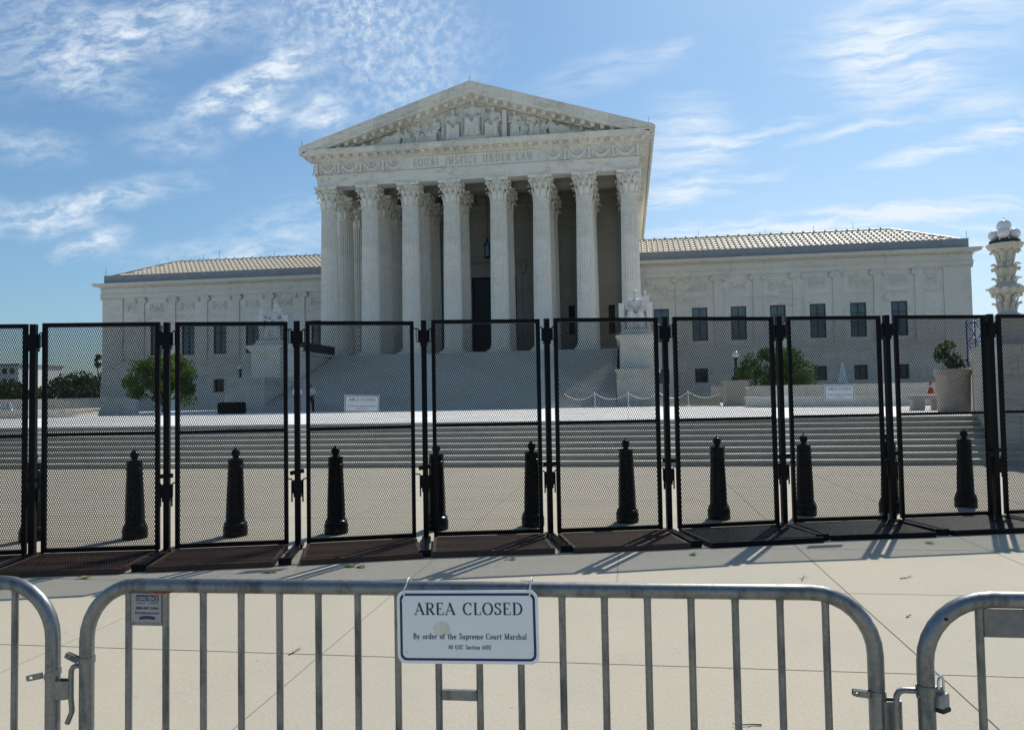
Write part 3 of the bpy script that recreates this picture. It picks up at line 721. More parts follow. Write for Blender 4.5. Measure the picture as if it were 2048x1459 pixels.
# gable roof running back, with antefixes along the eaves
mb = MB()
for s in (-1, 1):
    a = (AX, APZ-.02); b = (AX+s*TIPX*.992, TIPZ+.05)
    P = [a, b, (b[0], b[1]-.3), (AX, APZ-.6)]
    mb.prism(P, 'y', 67.5, BACK)
part(mb, 'gable_roof', M_tile)
mb = MB(); mb.ball((0, 0, .02), (.17, .24, .26), 8, 6); mb.box(-.09, .09, -.17, .17, -.3, 0)
eo = mb.mesh('eave_ornament', smooth=60); eo.materials.append(M_plain)
for i in range(46):
    o = bpy.data.objects.new('eave_ornament', eo); COL.objects.link(o); o.parent = court; o.location = Vector((AX+TIPX+.03, 66.0+1.1*i, TIPZ))-court.location
mb = MB(); mb.box(AX-HW+.15, AX+HW-.15, 77.0, BACK, .85, 24.0); part(mb, 'main_block', M_wall)
# pediment figures
FIGB = 23.86
mb = MB(); mb.box(AX-10.3, AX+10.3, 65.95, 66.74, 23.842, 24.02); mb.box(AX-1.3, AX+1.3, 65.75, 66.5, 24.02, 24.3)
part(mb, 'relief_ledge', M_rel)
def fig_capsules(kind, h, flip=1):
    c = MB(); f = flip
    if kind == 'seat':      # frontal seated robed figure, h = total height
        c.cap((-.12*h, -.16*h, .42*h), (-.13*h, -.22*h, .08*h), .085*h, .06*h); c.cap((.12*h, -.16*h, .42*h), (.14*h, -.22*h, .08*h), .085*h, .06*h)
        c.cap((-.11*h, .02*h, .42*h), (-.12*h, -.2*h, .43*h), .1*h, .085*h); c.cap((.11*h, .02*h, .42*h), (.12*h, -.2*h, .43*h), .1*h, .085*h)
        for k in range(7): c.cap(((-.15+.05*k)*h, -.19*h, .38*h), ((-.20+.066*k)*h, -.15*h, .03*h), .028*h, .036*h, 8)
        c.cap((0, .02*h, .45*h), (0, .0, .72*h), .13*h, .145*h)
        c.cap((-.17*h, 0, .74*h), (.17*h, 0, .74*h), .075*h, .075*h)
        c.cap((-.20*h, 0, .73*h), (-.23*h, -.06*h, .55*h), .06*h, .05*h); c.cap((-.23*h, -.06*h, .55*h), (-.08*h, -.18*h, .52*h), .048*h, .035*h)
        c.cap((.20*h, 0, .73*h), (.24*h, -.06*h, .55*h), .06*h, .05*h); c.cap((.24*h, -.06*h, .55*h), (.10*h, -.2*h, .50*h), .048*h, .035*h)
        c.cap((0, 0, .76*h), (0, -.01*h, .86*h), .05*h, .05*h); c.ball((0, -.02*h, .92*h), (.062*h, .07*h, .082*h)); c.ball((0, .0, .945*h), (.072*h, .075*h, .07*h))
        c.box(-.2*h, .2*h, .02*h, .2*h, 0, .4*h)
    elif kind == 'stand':
        for k in range(7): c.cap(((-.11+.037*k)*h, (-.06-.02*(k % 2))*h, .5*h), ((-.16+.053*k)*h, -.05*h, .02*h), .04*h, .045*h, 8)
        c.cap((0, 0, .5*h), (0, 0, .76*h), .11*h, .12*h); c.cap((-.14*h, 0, .78*h), (.14*h, 0, .78*h), .06*h, .06*h)
        c.cap((-.17*h, 0, .77*h), (-.2*h, -.05*h, .6*h), .05*h, .042*h); c.cap((-.2*h, -.05*h, .6*h), (f*.02*h, -.14*h, .62*h), .04*h, .03*h)
        c.cap((.17*h, 0, .77*h), (.21*h, -.05*h, .58*h), .05*h, .042*h); c.cap((.21*h, -.05*h, .58*h), (.12*h*f, -.12*h, .5*h), .04*h, .03*h)
        c.cap((0, 0, .78*h), (0, -.02*h, .88*h), .042*h, .042*h); c.ball((f*.02*h, -.03*h, .93*h), (.055*h, .062*h, .072*h))
    elif kind == 'crouch':   # bowed kneeling reader
        c.cap((f*-.15*h, 0, .3*h), (f*.1*h, -.1*h, .72*h), .2*h, .17*h); c.ball((f*.16*h, -.12*h, .92*h), (.075*h, .08*h, .085*h)); c.cap((f*.1*h, -.08*h, .75*h), (f*.14*h, -.1*h, .85*h), .07*h, .06*h)
        for k in range(6): c.cap(((-.25+.09*k)*h, -.12*h, .42*h), ((-.34+.12*k)*h, -.1*h, .03*h), .06*h, .06*h, 8)
        c.cap((f*-.05*h, -.12*h, .68*h), (f*-.1*h, -.24*h, .45*h), .075*h, .06*h); c.cap((f*-.1*h, -.24*h, .45*h), (f*.15*h, -.26*h, .42*h), .055*h, .045*h)
        c.cap((f*.2*h, -.1*h, .66*h), (f*.28*h, -.22*h, .46*h), .07*h, .055*h); c.cap((f*.28*h, -.22*h, .46*h), (f*.1*h, -.28*h, .44*h), .05*h, .04*h)
    elif kind == 'recline':  # h = torso height; legs stretch to -f
        c.cap((0, 0, .25*h), (f*.12*h, 0, .62*h), .2*h, .19*h); c.ball((f*.12*h, -.04*h, .90*h), (.10*h, .11*h, .12*h)); c.cap((f*.12*h, 0, .66*h), (f*.12*h, -.02*h, .8*h), .08*h, .08*h)
        c.cap((f*-.02*h, -.05*h, .64*h), (f*-.2*h, -.2*h, .42*h), .085*h, .07*h); c.cap((f*-.2*h, -.2*h, .42*h), (f*-.45*h, -.2*h, .5*h), .065*h, .05*h)
        c.cap((f*.3*h, -.02*h, .6*h), (f*.45*h, -.05*h, .3*h), .085*h, .07*h); c.cap((f*.45*h, -.05*h, .3*h), (f*.35*h, -.12*h, .08*h), .065*h, .05*h)
        c.cap((0, 0, .2*h), (f*-.55*h, -.08*h, .42*h), .16*h, .12*h); c.cap((f*-.55*h, -.08*h, .42*h), (f*-1.0*h, -.05*h, .12*h), .12*h, .07*h)
        c.cap((f*.05*h, -.15*h, .15*h), (f*-.7*h, -.18*h, .17*h), .15*h, .11*h); c.cap((f*-.7*h, -.18*h, .17*h), (f*-1.25*h, -.1*h, .08*h), .10*h, .06*h)
        c.box(-.55*h, .5*h, -.1*h, .15*h, 0, .12*h)
    return c
def relief(kind, x, h, flip=1, yaw=0, z=24.02, squash=1.0, dy=0.0):
    c = fig_capsules(kind, h, flip)
    b = remesh(c, h*.018, 1)
    Mx = Matrix.Translation((AX+x, 66.52+dy, z)) @ Matrix.Rotation(yaw, 4, 'Z') @ Matrix.Diagonal((1, squash, 1, 1))
    q = MB(); q.merge(b, Mx); q.build('relief_figure', M_rel, court, True, 60)
relief('recline', -6.95, 1.75, 1); relief('seat', -4.95, 2.0, 1, .7); relief('seat', -3.35, 2.4, 1, -.5); relief('crouch', -3.9, 1.5, 1); relief('seat', -1.75, 3.0, 1, .15)
relief('seat', .05, 3.45, 1, z=24.3)
relief('seat', 1.85, 3.05, 1, -.2); relief('stand', 3.75, 2.5, -1); relief('seat', 5.35, 2.3, -1, .4); relief('recline', 7.1, 1.7, -1)
relief('stand', 4.5, 1.8, 1); relief('crouch', 9.45, .8, 1); relief('crouch', -9.2, .75, 1)
for kk, xx, hh, ff in (('stand', -2.5, 2.55, 1), ('stand', -.78, 3.15, -1), ('stand', .95, 3.1, 1), ('stand', 2.45, 2.7, -1), ('stand', -4.15, 2.1, 1), ('crouch', -5.85, 1.5, -1), ('crouch', 6.1, 1.55, 1), ('crouch', 4.75, 1.5, -1), ('crouch', -8.1, 1.0, -1), ('crouch', 8.3, 1.0, 1)):
    relief(kk, xx, hh, ff, 0, 24.02, .8, .12)
def prop(fn):
    mb = MB(); fn(mb); part(mb, 'relief_prop', M_rel, smooth=50)
prop(lambda m: m.box(2.70+AX, 3.08+AX, 66.0, 66.7, 24.02, 26.5))
prop(lambda m: m.tube([(AX-2.55, 66.0, 24.3), (AX-2.62, 66.0, 26.4)], .08, 6))
prop(lambda m: m.tube([(AX-.85, 66.0, 24.4), (AX-.9, 66.0, 26.9)], .055, 6))
prop(lambda m: m.tube([(AX+.95, 66.0, 24.4), (AX+1.0, 66.0, 26.9)], .055, 6))
prop(lambda m: m.ball((AX-9.9, 66.3, 24.25), (.28, .25, .25)))
prop(lambda m: m.cap((AX+9.9, 66.3, 24.2), (AX+10.4, 66.3, 24.25), .15, .1))
mb = MB()
for x, z in ((AX-15.4, 24.2), (AX, 29.0), (AX+15.2, 24.2)): mb.tube([(x, 65.5, z), (x, 65.5, z+.6)], .018, 4)
part(mb, 'lightning_rod', M_bronze)

# ------------------------------------------------------------------ wings
WY = 81.0
PB, PT = 15.3, 16.2
bay = 3.823
wcen = [16.55+bay*k for k in range(7)]
def wing(s):
    X = lambda r: AX+s*r
    def bx(mb, r0, r1, *a): mb.box(min(X(r0), X(r1)), max(X(r0), X(r1)), *a)
    ops = []
    for c in wcen:
        ops.append((min(X(c-.76), X(c+.76)), max(X(c-.76), X(c+.76)), 6.95, 10.33)); ops.append((min(X(c-.64), X(c+.64)), max(X(c-.64), X(c+.64)), 2.72, 4.15))
    mb = MB(); wall_xz(mb, min(X(13.6), X(46.1)), max(X(13.6), X(46.1)), .85, 15.0, WY, ops, .38)
    bx(mb, 13.6, 46.1, WY+.6, 92, .85, 15.0)
    mb.add([(X(46.1), WY, .85), (X(46.1), WY+.6, .85), (X(46.1), WY+.6, 15.0), (X(46.1), WY, 15.0)], [(0, 1, 2, 3) if s > 0 else (3, 2, 1, 0)])
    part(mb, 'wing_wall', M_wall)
    # string course and battered base
    mb = MB()
    xs = sorted([13.6]+[c+d for c in wcen for d in (-.64, .64)]+[46.1])
    def bat(r0, r1, z0, z1):
        yy = lambda z: WY-.06-.42*(6.0-z)/5.2
        mb.prism([(WY-.002, z0), (yy(z0), z0), (yy(z1), z1), (WY-.002, z1)], 'x', min(X(r0), X(r1)), max(X(r0), X(r1)))
    bat(13.6, 46.1, 4.15, 6.0)
    for i in range(0, len(xs), 2): bat(xs[i], xs[i+1], 2.72, 4.15)
    bat(13.6, 46.1, .85, 2.72)
    mb.prism([(X(46.1), 6.0), (X(46.16), 6.0), (X(46.58), .85), (X(46.1), .85)], 'y', WY-.06, 92)
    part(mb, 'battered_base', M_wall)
    mb = MB(); bx(mb, 13.6, 46.25, WY-.16, WY-.003, 6.0, 6.28); bx(mb, 13.6, 46.2, WY-.10, WY-.003, 6.28, 6.42)
    bx(mb, 13.6, 46.16, WY-.05, WY-.003, 11.22, 11.32)
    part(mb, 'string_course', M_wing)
    # entablature
    mb = MB()
    def co(out, z0, z1): bx(mb, 13.6, 46.1+out, WY-out, 92+out, z0, z1)
    co(.19, 13.5, 13.62); co(.22, 13.62, 13.98); co(.28, 13.98, 14.06); co(.18, 14.06, 14.62); co(.28, 14.62, 14.70)
    co(.30, 14.84, 14.9); co(.80, 14.95, 15.16); co(.9, 15.16, 15.24); co(.62, 14.9, 14.95); co(.16, 14.70, 14.84)
    for i in range(110):
        r = 14.1+.29*i
        if r < 46.3: bx(mb, r, r+.15, WY-.30, WY-.16, 14.70, 14.838)
    part(mb, 'wing_cornice', M_wing)
    mb = MB(); bx(mb, 13.6, 46.1, WY+.12, WY+.8, 15.24, PT); bx(mb, 45.4, 46.1, WY+.8, 92, 15.24, PT)
    bx(mb, 13.6, 46.14, WY+.08, WY+.84, PT-.001, PT+.06)
    part(mb, 'parapet', M_parapet)
    # ionic pilasters
    for k in range(-1, 7):
        c = 18.46+bay*k
        if c < 14: continue
        mb = MB(); bx(mb, c-.44, c+.44, WY-.15, WY-.001, 6.42, 13.1)
        part(mb, 'wing_pilaster', M_wing)
        p = bpy.context.scene.objects  # noqa
        mb = MB(); bx(mb, c-.66, c+.66, WY-.30, WY-.001, 13.36, 13.5); bx(mb, c-.50, c+.50, WY-.25, WY-.001, 13.1, 13.36)
        for q in (-1, 1):
            mb.prism([(X(c)+q*.60+.23*cos(a_), 13.14+.23*sin(a_)) for a_ in [2*pi*i_/14 for i_ in range(14)]], 'y', WY-.42, WY-.04)
            mb.ball((X(c)+q*.60, WY-.43, 13.14), .07, 6, 4)
        part(mb, 'ionic_capital', M_wing)
    mb = MB(); bx(mb, 43.6, 46.1, WY-.15, WY-.001, 6.42, 13.36); bx(mb, 43.5, 46.2, WY-.34, WY-.001, 13.36, 13.5)
    part(mb, 'corner_pier', M_wing)
    # panels with garlands
    for k in range(8):
        c = 16.55+bay*k if k < 7 else 42.6-.35
        mb = MB(); z0, z1 = 11.93, 12.9
        for (a, b, cc, d) in ((c-.8, c+.8, z1-.06, z1), (c-.8, c+.8, z0, z0+.06), (c-.8, c-.74, z0+.06, z1-.06), (c+.74, c+.8, z0+.06, z1-.06)): bx(mb, a, b, WY-.06, WY-.001, cc, d)
        pts = [(X(c)-.55+1.1*i/8, WY-.05, z1-.2-.45*(1-(2*i/8-1)**2)) for i in range(9)]
        mb.tube(pts, [.04+.05*(1-(2*i/8-1)**2) for i in range(9)], 6); mb.ball((X(c), WY-.04, z1-.32), (.12, .05, .12), 8, 5)
        for q in (-1, 1): mb.tube([(X(c)+q*.55, WY-.05, z1-.15), (X(c)+q*.6, WY-.05, z0+.2)], .04, 5)
        part(mb, 'carved_panel', M_wing)
    # windows
    for (a, b, c, d) in ops:
        tall = d > 8; mb = MB(); fw = .09; y0, y1 = WY+.14, WY+.24
        mb.box(a, b, y0, y1, d-fw, d); mb.box(a, b, y0, y1, c, c+fw); mb.box(a, a+fw, y0, y1, c+fw, d-fw); mb.box(b-fw, b, y0, y1, c+fw, d-fw)
        mb.box((a+b)/2-.04, (a+b)/2+.04, y0, y1, c+fw, d-fw)
        zs = (d-1.05,) if tall else ()
        if tall: zs = (d-.98, d-1.98)
        for z in zs[:1]: mb.box(a+fw, b-fw, y0+.002, y1-.002, z-.04, z+.04)
        w = part(mb, 'window', M_frame)
        mb = MB(); mb.box(a+.01, b-.01, y1-.03, y1-.01, c+.01, d-.01); mb.build('window_pane', M_glass if tall else M_glass2, w, True)
    # tiled hip roof
    EX, EY, EZ, RY, RZ = 45.6, WY+.75, PT+.02, 86.6, 18.5
    RX = EX-(RY-EY)
    def P(r, t, z): return (X(r), t, z)
    mb = MB()
    fsx = [(0, 1, 2, 3)] if s > 0 else [(3, 2, 1, 0)]
    mb.add([P(13.7, EY, EZ), P(EX, EY, EZ), P(RX, RY, RZ), P(13.7, RY, RZ)], fsx)
    mb.add([P(EX, 91.5, EZ), P(13.7, 91.5, EZ), P(13.7, RY, RZ), P(RX, RY, RZ)], fsx)
    mb.add([P(EX, EY, EZ), P(EX, 91.5, EZ), P(RX, RY, RZ)], [(0, 1, 2)] if s > 0 else [(2, 1, 0)])
    nrow = 6
    slope = Vector((0, RY-EY, RZ-EZ)); Ls = slope.length; dn = slope/Ls; nn = Vector((0, -dn.z, dn.y))
    cw = .56
    r = 14.0
    while r < EX-.2:
        lim = 1.0 if r < RX else (EX-r)/(EX-RX)
        for j in range(nrow):
            t0 = j/nrow; t1 = (j+1)/nrow
            if t1 > lim+.04: break
            o0 = Vector((X(r), EY, EZ))+slope*t0; o1 = Vector((X(r), EY, EZ))+slope*min(t1+.012, 1)
            # pan: sloping slab whose lower edge is lifted over the row below
            hw = cw/2
            a = o0+nn*.10; b = o1+nn*.012
            vs = [a+Vector((-hw, 0, 0)), a+Vector((hw, 0, 0)), b+Vector((hw, 0, 0)), b+Vector((-hw, 0, 0)), a+Vector((-hw, 0, 0))-nn*.09, a+Vector((hw, 0, 0))-nn*.09]
            mb.add(vs, [(0, 1, 2, 3), (4, 5, 1, 0)])
            # round cover over the joint
            q0 = o0+Vector((hw, 0, 0)); q1 = o1+Vector((hw, 0, 0)); vs = []
            for q, lift, rad in ((q0, .10, .115), (q1, .0, .10)):
                for a_ in (0, 45, 90, 135, 180): vs.append(q+Vector((rad*cos(R(a_)), 0, 0))+nn*(lift+rad*1.1*sin(R(a_))))
            mb.add(vs, [(i, i+1, i+6, i+5) for i in range(4)]+[(4, 3, 2, 1, 0)])
        r += cw
    # side hip slope ribs
    y = EY+.3
    while y < 91:
        tm = 1-abs(y-RY)/(RY-EY)
        if tm > .08: mb.tube([P(EX, y, EZ+.06), P(EX-(RY-EY)*tm, y, EZ+(RZ-EZ)*tm+.06)], .09, 5)
        y += cw
    mb.tube([P(13.7, RY, RZ+.05), P(RX, RY, RZ+.05)], .14, 8); mb.tube([P(RX, RY, RZ+.05), P(EX, EY, EZ+.06)], .13, 8)
    n = 0; r = 14
    while r < RX: mb.ball(P(r, RY-.02, RZ+.2), (.1, .1, .13), 6, 4); r += cw*2
    part(mb, 'tiled_roof', M_tile)
    mb = MB()
    for r, h in ((21, .55), (28, .5), (35, .9) if s < 0 else (33, .5), (37, .6), (46, .55)):
        z = RZ if r < 40 else PT; y = RY if r < 40 else WY+.3
        mb.tube([P(r, y, z), P(r, y, z+h+.3)], .02, 4)
    part(mb, 'lightning_rod', M_bronze)
wing(1); wing(-1)

# ------------------------------------------------------------------ grand staircase
NS = 36; SY0, SY1 = 50.2, 65.2; tr = (SY1-SY0)/NS; rs = (FL-.845)/NS
SXH = 12.2
stair = empty('grand_staircase', (AX, 50.2, .845), 0, 'wide flight of pale marble steps rising to the tall columns', 'staircase')
prof = [(SY0, .80)]
for i in range(NS):
    y = SY0+tr*i; z = .845+rs*(i+1); prof += [(y, z-.045), (y-.055, z-.045), (y-.055, z), (y+tr-.0, z)]
prof += [(SY1, .80)]
mb = MB(); mb.prism(prof, 'x', AX-SXH, AX+SXH); mb.build('steps', M_steps, stair)
# cheek blocks, statues
def cheek(s, lab, slab):
    xi, xo = AX+s*12.25, AX+s*15.0
    a, b = min(xi, xo), max(xi, xo); c = (a+b)/2
    e = empty('stone_cheek_block', (c, 52, .845), 0, lab, 'stair wall', 'stone blocks flanking the stairs')
    mb = MB(); mb.box(a, b, 51.6, 56.6, .845, 3.05); mb.box(a-.08, b+.08, 51.45, 56.6, 3.05, 3.3); mb.box(a-.07, b+.07, 51.5, 56.6, .845, 1.15)
    mb.build('lower_block', M_wall, e)
    mb = MB(); mb.box(c-1.12, c+1.12, 54.6, 58.2, 3.3, 5.3); mb.prism([(c-1.12, 5.3), (c+1.12, 5.3), (c+1.42, 5.62), (c+1.42, 5.76), (c-1.42, 5.76), (c-1.42, 5.62)], 'y', 54.35, 58.2)
    mb.box(c-1.18, c+1.18, 54.5, 58.2, 3.3, 3.5)
    mb.build('pedestal', M_smooth, e)
    mb = MB(); mb.box(a+.15, b-.15, 58.2, 65.3, .845, 5.28); mb.box(a, b, 58.2, 65.3, 5.28, 5.5); mb.box(a+.1, b-.1, 56.6, 58.2, .845, 3.3)
    mb.build('side_wall', M_wall, e)
    return c
cR = cheek(1, 'stone block and pedestal right of the grand stairs, under the seated man', '')
cL = cheek(-1, 'stone block and pedestal left of the grand stairs, under the seated woman', '')
def statue(cx, left):
    z0 = 5.76
    e = empty('seated_statue', (cx, 56.2, z0), 0, 'white marble seated woman in robes holding a small figure, left of the stairs' if left else 'white marble seated man in robes with a tablet, right of the stairs', 'statue', 'marble statues beside the stairs')
    mb = MB(); mb.box(cx-1.15, cx+1.15, 55.0, 57.7, z0, z0+.2); mb.box(cx-1.02, cx+1.02, 55.1, 57.6, z0+.2, z0+.42)
    mb.build('plinth', M_statue, e)
    b0 = z0+.42
    mb = MB(); mb.box(cx-.8, cx+.8, 56.1, 57.4, b0, b0+1.05)
    for q in (-1, 1): mb.box(cx+q*.98-.2, cx+q*.98+.2, 55.9, 57.3, b0+.95, b0+1.95); mb.box(cx+q*.9-.14, cx+q*.9+.14, 56.0, 57.3, b0, b0+.95)
    mb.box(cx-.85, cx+.85, 57.1, 57.45, b0+1.05, b0+2.15)
    mb.build('chair', M_statue, e)
    h = 2.95; c = MB(); f = -1 if left else 1
    y = 56.3
    def q_(x, dy, z): return (cx+x, y+dy, b0+z)
    # legs under a robe, torso, arms, head
    for k in (-1, 1):
        c.cap(q_(k*.24, .1, 1.18), q_(k*.34, -.62, 1.24), .26, .22); c.cap(q_(k*.34, -.62, 1.22), q_(k*.30, -.62, .12), .21, .15)
        c.cap(q_(k*.30, -.62, .10), q_(k*.32, -.92, .07), .12, .09)
    for k in range(9): c.cap(q_(-.52+.13*k, -.55-.06*(k % 2), 1.12), q_(-.58+.145*k, -.5-.08*((k+1) % 2), .06), .075, .10, 8)
    c.cap(q_(0, .12, 1.25), q_(0, .10, 1.95), .36, .38); c.cap(q_(-.40, .1, 2.12), q_(.40, .1, 2.12), .19, .19)
    c.cap(q_(-.52, .08, 2.08), q_(-.66, -.12, 1.62), .17, .14); c.cap(q_(-.66, -.12, 1.62), q_(-.20, -.46, 1.52), .13, .09)
    c.cap(q_(.52, .08, 2.08), q_(.68, -.12, 1.62), .17, .14); c.cap(q_(.68, -.12, 1.62), q_(.30, -.48, 1.50), .13, .09)
    for k in range(5): c.cap(q_(-.3+.15*k, -.28, 2.15), q_(-.36+.16*k, -.30, 1.5), .045, .05, 6)
    hx = .10 if left else 0.0
    c.cap(q_(0, .06, 2.2), q_(hx*.7, .0, 2.42), .13, .12); hd = q_(hx, -.05, 2.66)
    c.ball(hd, (.165, .20, .235)); c.ball((hd[0], hd[1]-.19, hd[2]-.03), (.035, .05, .06)); c.ball((hd[0], hd[1]-.14, hd[2]-.16), (.07, .07, .05))
    if left:
        c.ball((hd[0], hd[1]+.05, hd[2]+.05), (.215, .23, .25)); c.cap((hd[0]+.16, hd[1]+.06, hd[2]), q_(.34, .1, 2.15), .10, .16); c.cap((hd[0]-.14, hd[1]+.06, hd[2]), q_(-.26, .1, 2.15), .08, .14)
    else:
        c.ball((hd[0], hd[1]+.03, hd[2]+.08), (.185, .21, .19)); c.cap((hd[0], hd[1]-.12, hd[2]-.2), q_(0, -.16, 2.3), .08, .06)
    remesh(c, .035, 1).build('figure', M_statue, e, True, 60)
    mb = MB()
    if left:
        c = MB(); c.cap(q_(-.95, -.35, 1.95), q_(-.95, -.35, 2.35), .16, .12); c.ball(q_(-.95, -.37, 2.55), (.075, .085, .1)); c.cap(q_(-1.1, -.35, 2.3), q_(-1.15, -.4, 2.05), .05, .04); c.cap(q_(-.8, -.35, 2.3), q_(-.78, -.42, 2.1), .05, .04)
        c.cap(q_(-.95, -.35, 2.42), q_(-.95, -.37, 2.5), .05, .05); c.box(cx-1.15, cx-.75, y-.5, y-.2, b0+1.6, b0+1.9)
        remesh(c, .025, 1).build('small_figure', M_statue, e, True, 60)
        c = MB(); c.cap(q_(-.66, -.12, 1.66), q_(-.92, -.42, 1.74), .12, .09); c.build('sleeve', M_statue, e, True, 50)
    else:
        mb.box(cx+.42, cx+.98, y-.28, y-.10, b0+1.35, b0+2.38); mb.lathe([(.15, 0), (.1, .1), (.06, .2), (.12, .32), (.05, .5)], (cx+.70, y-.19, b0+2.38), 10)
        for q in (-.25, .25): mb.ball((cx+.70+q, y-.19, b0+2.43), .075, 8, 6)
        mb.build('tablet', M_statue, e, True, 50)
statue(cR, False); statue(cL, True)
# dark screen on the left cheek
e = empty('dark_screen', (AX-12.35, 61.5, 5.5), 0, 'long dark green screen along the wall left of the stairs', 'screen')
mb = MB(); mb.box(AX-12.42, AX-12.34, 57.6, 65.2, 5.52, 6.18); mb.build('screen_panel', M_screen, e)
mb = MB()
for y in (57.65, 59.5, 61.4, 63.3, 65.15): mb.box(AX-12.5, AX-12.42, y-.04, y+.04, 5.5, 6.2)
mb.box(AX-12.45, AX-12.31, 57.58, 65.22, 6.18, 6.23)
mb.build('screen_frame', M_bronze, e)
# hanging lantern
e = empty('hanging_lantern', (AX+.12, 72.3, 14.66), 0, 'dark iron lantern hanging on a long chain between the columns', 'lantern')
mb = MB(); x, y, z = AX+.12, 72.3, 14.66
mb.tube([(x, y, z+1.95), (x, y, 21.6)], .035, 6); mb.build('chain', M_blueiron, e)
mb = MB()
for i in range(6):
    a = 2*pi*i/6; mb.tube([(x+.30*cos(a), y+.30*sin(a), z+.25), (x+.30*cos(a), y+.30*sin(a), z+1.32)], .03, 4)
    mb.tube([(x+.33*cos(a), y+.33*sin(a), z+1.38), (x+.2*cos(a), y+.2*sin(a), z+1.62), (x, y, z+1.8)], .03, 4)
mb.lathe([(.05, 0), (.1, .08), (.33, .14), (.36, .2), (.36, .28), (.3, .3)], (x, y, z), 6); mb.lathe([(.3, 1.28), (.37, 1.32), (.37, 1.42), (.3, 1.45)], (x, y, z), 6)
mb.lathe([(.06, 1.75), (.12, 1.85), (.05, 1.98)], (x, y, z), 8)
mb.build('cage', M_blueiron, e)
mb = MB(); mb.lathe([(.26, .3), (.26, 1.28)], (x, y, z), 6); mb.build('lamp_glass', M_glass, e)

# ------------------------------------------------------------------ plaza furniture
def fountain(cx, lab, jh=1.75):
    e = empty('round_fountain', (cx, 42, .87), 0, lab, 'fountain', 'round fountain pools on the plaza')
    mb = MB(); n = 64; prof = [(4.8, 0), (4.8, .40), (4.88, .42), (4.88, .52), (4.3, .52), (4.3, .44), (4.25, .40), (4.25, .2)]
    mb.lathe(prof, (cx, 42, .86), n, caps=False); mb.build('basin_rim', M_plain, e, True, 30)
    mb = MB(); mb.lathe([(4.26, 0), (4.26, .36)], (cx, 42, .87), n); mb.build('pool_water', M_pool, e)
    mb = MB()
    rnd = random.Random(3)
    for i in range(420):
        h = rnd.random()**.75; z = 1.25+jh*h; rr = .42*(1-h)**1.1+.03; a = rnd.random()*2*pi; q = rr*rnd.random()**.5
        mb.ball((cx+q*cos(a), 42+q*sin(a), z), (.03, .03, .075), 5, 4)
    mb.lathe([(.40, 1.23-.86), (.24, .39+jh*.31), (.12, .39+jh*.71), (.03, .39+jh)], (cx, 42, .86), 10)
    mb.build('water_jet', M_water, e, True, 60)
fountain(10.9, 'round stone fountain pool with a white water jet, right of the stairs')
fountain(AX*2-10.9, 'round stone fountain pool with a white jet, far left of the stairs', .5)
def plazawall(s, lab):
    X = lambda r: AX+s*r
    e = empty('low_plaza_wall', (X(30), 48, .845), 0, lab, 'wall', 'low walls behind the fountains')
    mb = MB()
    # straight run with a curved end that drops towards the stairs
    mb.box(min(X(20.5), X(46.5)), max(X(20.5), X(46.5)), 47.9, 48.4, .845, 1.92)
    pts = []
    n = 10
    for i in range(n+1):
        a = pi/2*i/n; r = 20.5-1.3*sin(a); y = 48.15-1.3*(1-cos(a)); z = 1.92-.30*(i/n)**2; pts.append((X(r), y, z))
    for i in range(n):
        (x0, y0, z0), (x1, y1, z1) = pts[i], pts[i+1]
        d = Vector((x1-x0, y1-y0, 0)).normalized(); nn = Vector((-d.y, d.x, 0))*.25
        vs = [(x0-nn.x, y0-nn.y, .845), (x0+nn.x, y0+nn.y, .845), (x1+nn.x, y1+nn.y, .845), (x1-nn.x, y1-nn.y, .845), (x0-nn.x, y0-nn.y, z0), (x0+nn.x, y0+nn.y, z0), (x1+nn.x, y1+nn.y, z1), (x1-nn.x, y1-nn.y, z1)]
        mb.add(vs, [(0,3,2,1),(4,5,6,7),(0,1,5,4),(1,2,6,5),(2,3,7,6),(3,0,4,7)])
    mb.build('wall', M_plain, e)
    mb = MB(); mb.box(min(X(20.3), X(46.6)), max(X(20.3), X(46.6)), 47.8, 48.5, 1.92, 2.02); mb.build('coping', M_smooth, e)
plazawall(1, 'low pale stone wall behind the right-hand fountain')
plazawall(-1, 'low pale stone wall behind the left-hand fountain, under the leafy tree')
# stone pier and lamp pedestals, lamp posts
def lamp(px, lab, ped_h, plab):
    e = empty('stone_lamp_pedestal', (px, 66.5, .845), 0, plab, 'pedestal', 'stone pedestals carrying globe lamps')
    mb = MB(); mb.box(px-.7, px+.7, 65.8, 67.2, .845, 2.35); mb.box(px-.8, px+.8, 65.7, 67.3, 2.35, 2.6); mb.box(px-1.9, px+1.9, 67.2, 68.2, .845, 2.2); mb.build('block', M_wall, e)
    e = empty('globe_lamp_post', (px, 66.5, 2.6), 0, lab, 'lamp post', 'black globe lamp posts beside the wings')
    mb = MB(); mb.lathe([(.42, 0), (.42, .1), (.3, .18), (.2, .4), (.14, .55), (.11, 1.2), (.10, 1.75), (.17, 1.8), (.2, 1.9), (.1, 1.95)], (px, 66.5, 2.6), 10); mb.box(px-.34, px+.34, 66.15, 66.85, 2.6, 2.95)
    mb.build('pole', M_bronze, e, True, 30)
    mb = MB(); mb.ball((px, 66.5, 4.78), .27, 14, 10); mb.build('globe', M_globe, e, True, 60)
lamp(8.9, 'black lamp post with one white globe near the right wing', 1, 'square stone pedestal under the lamp post by the right wing')
lamp(AX*2-8.9, 'black lamp post with one white globe near the left wing', 1, 'square stone pedestal under the lamp post by the left wing')
e = empty('stone_pier', (6.2, 48, .845), 0, 'square tan stone pier left of the right-hand fountain', 'pier')
mb = MB(); mb.box(5.68, 6.76, 46.6, 48.6, .845, 2.2); mb.box(5.6, 6.84, 46.5, 48.7, 2.2, 2.34); mb.build('pier_block', M_tan, e)
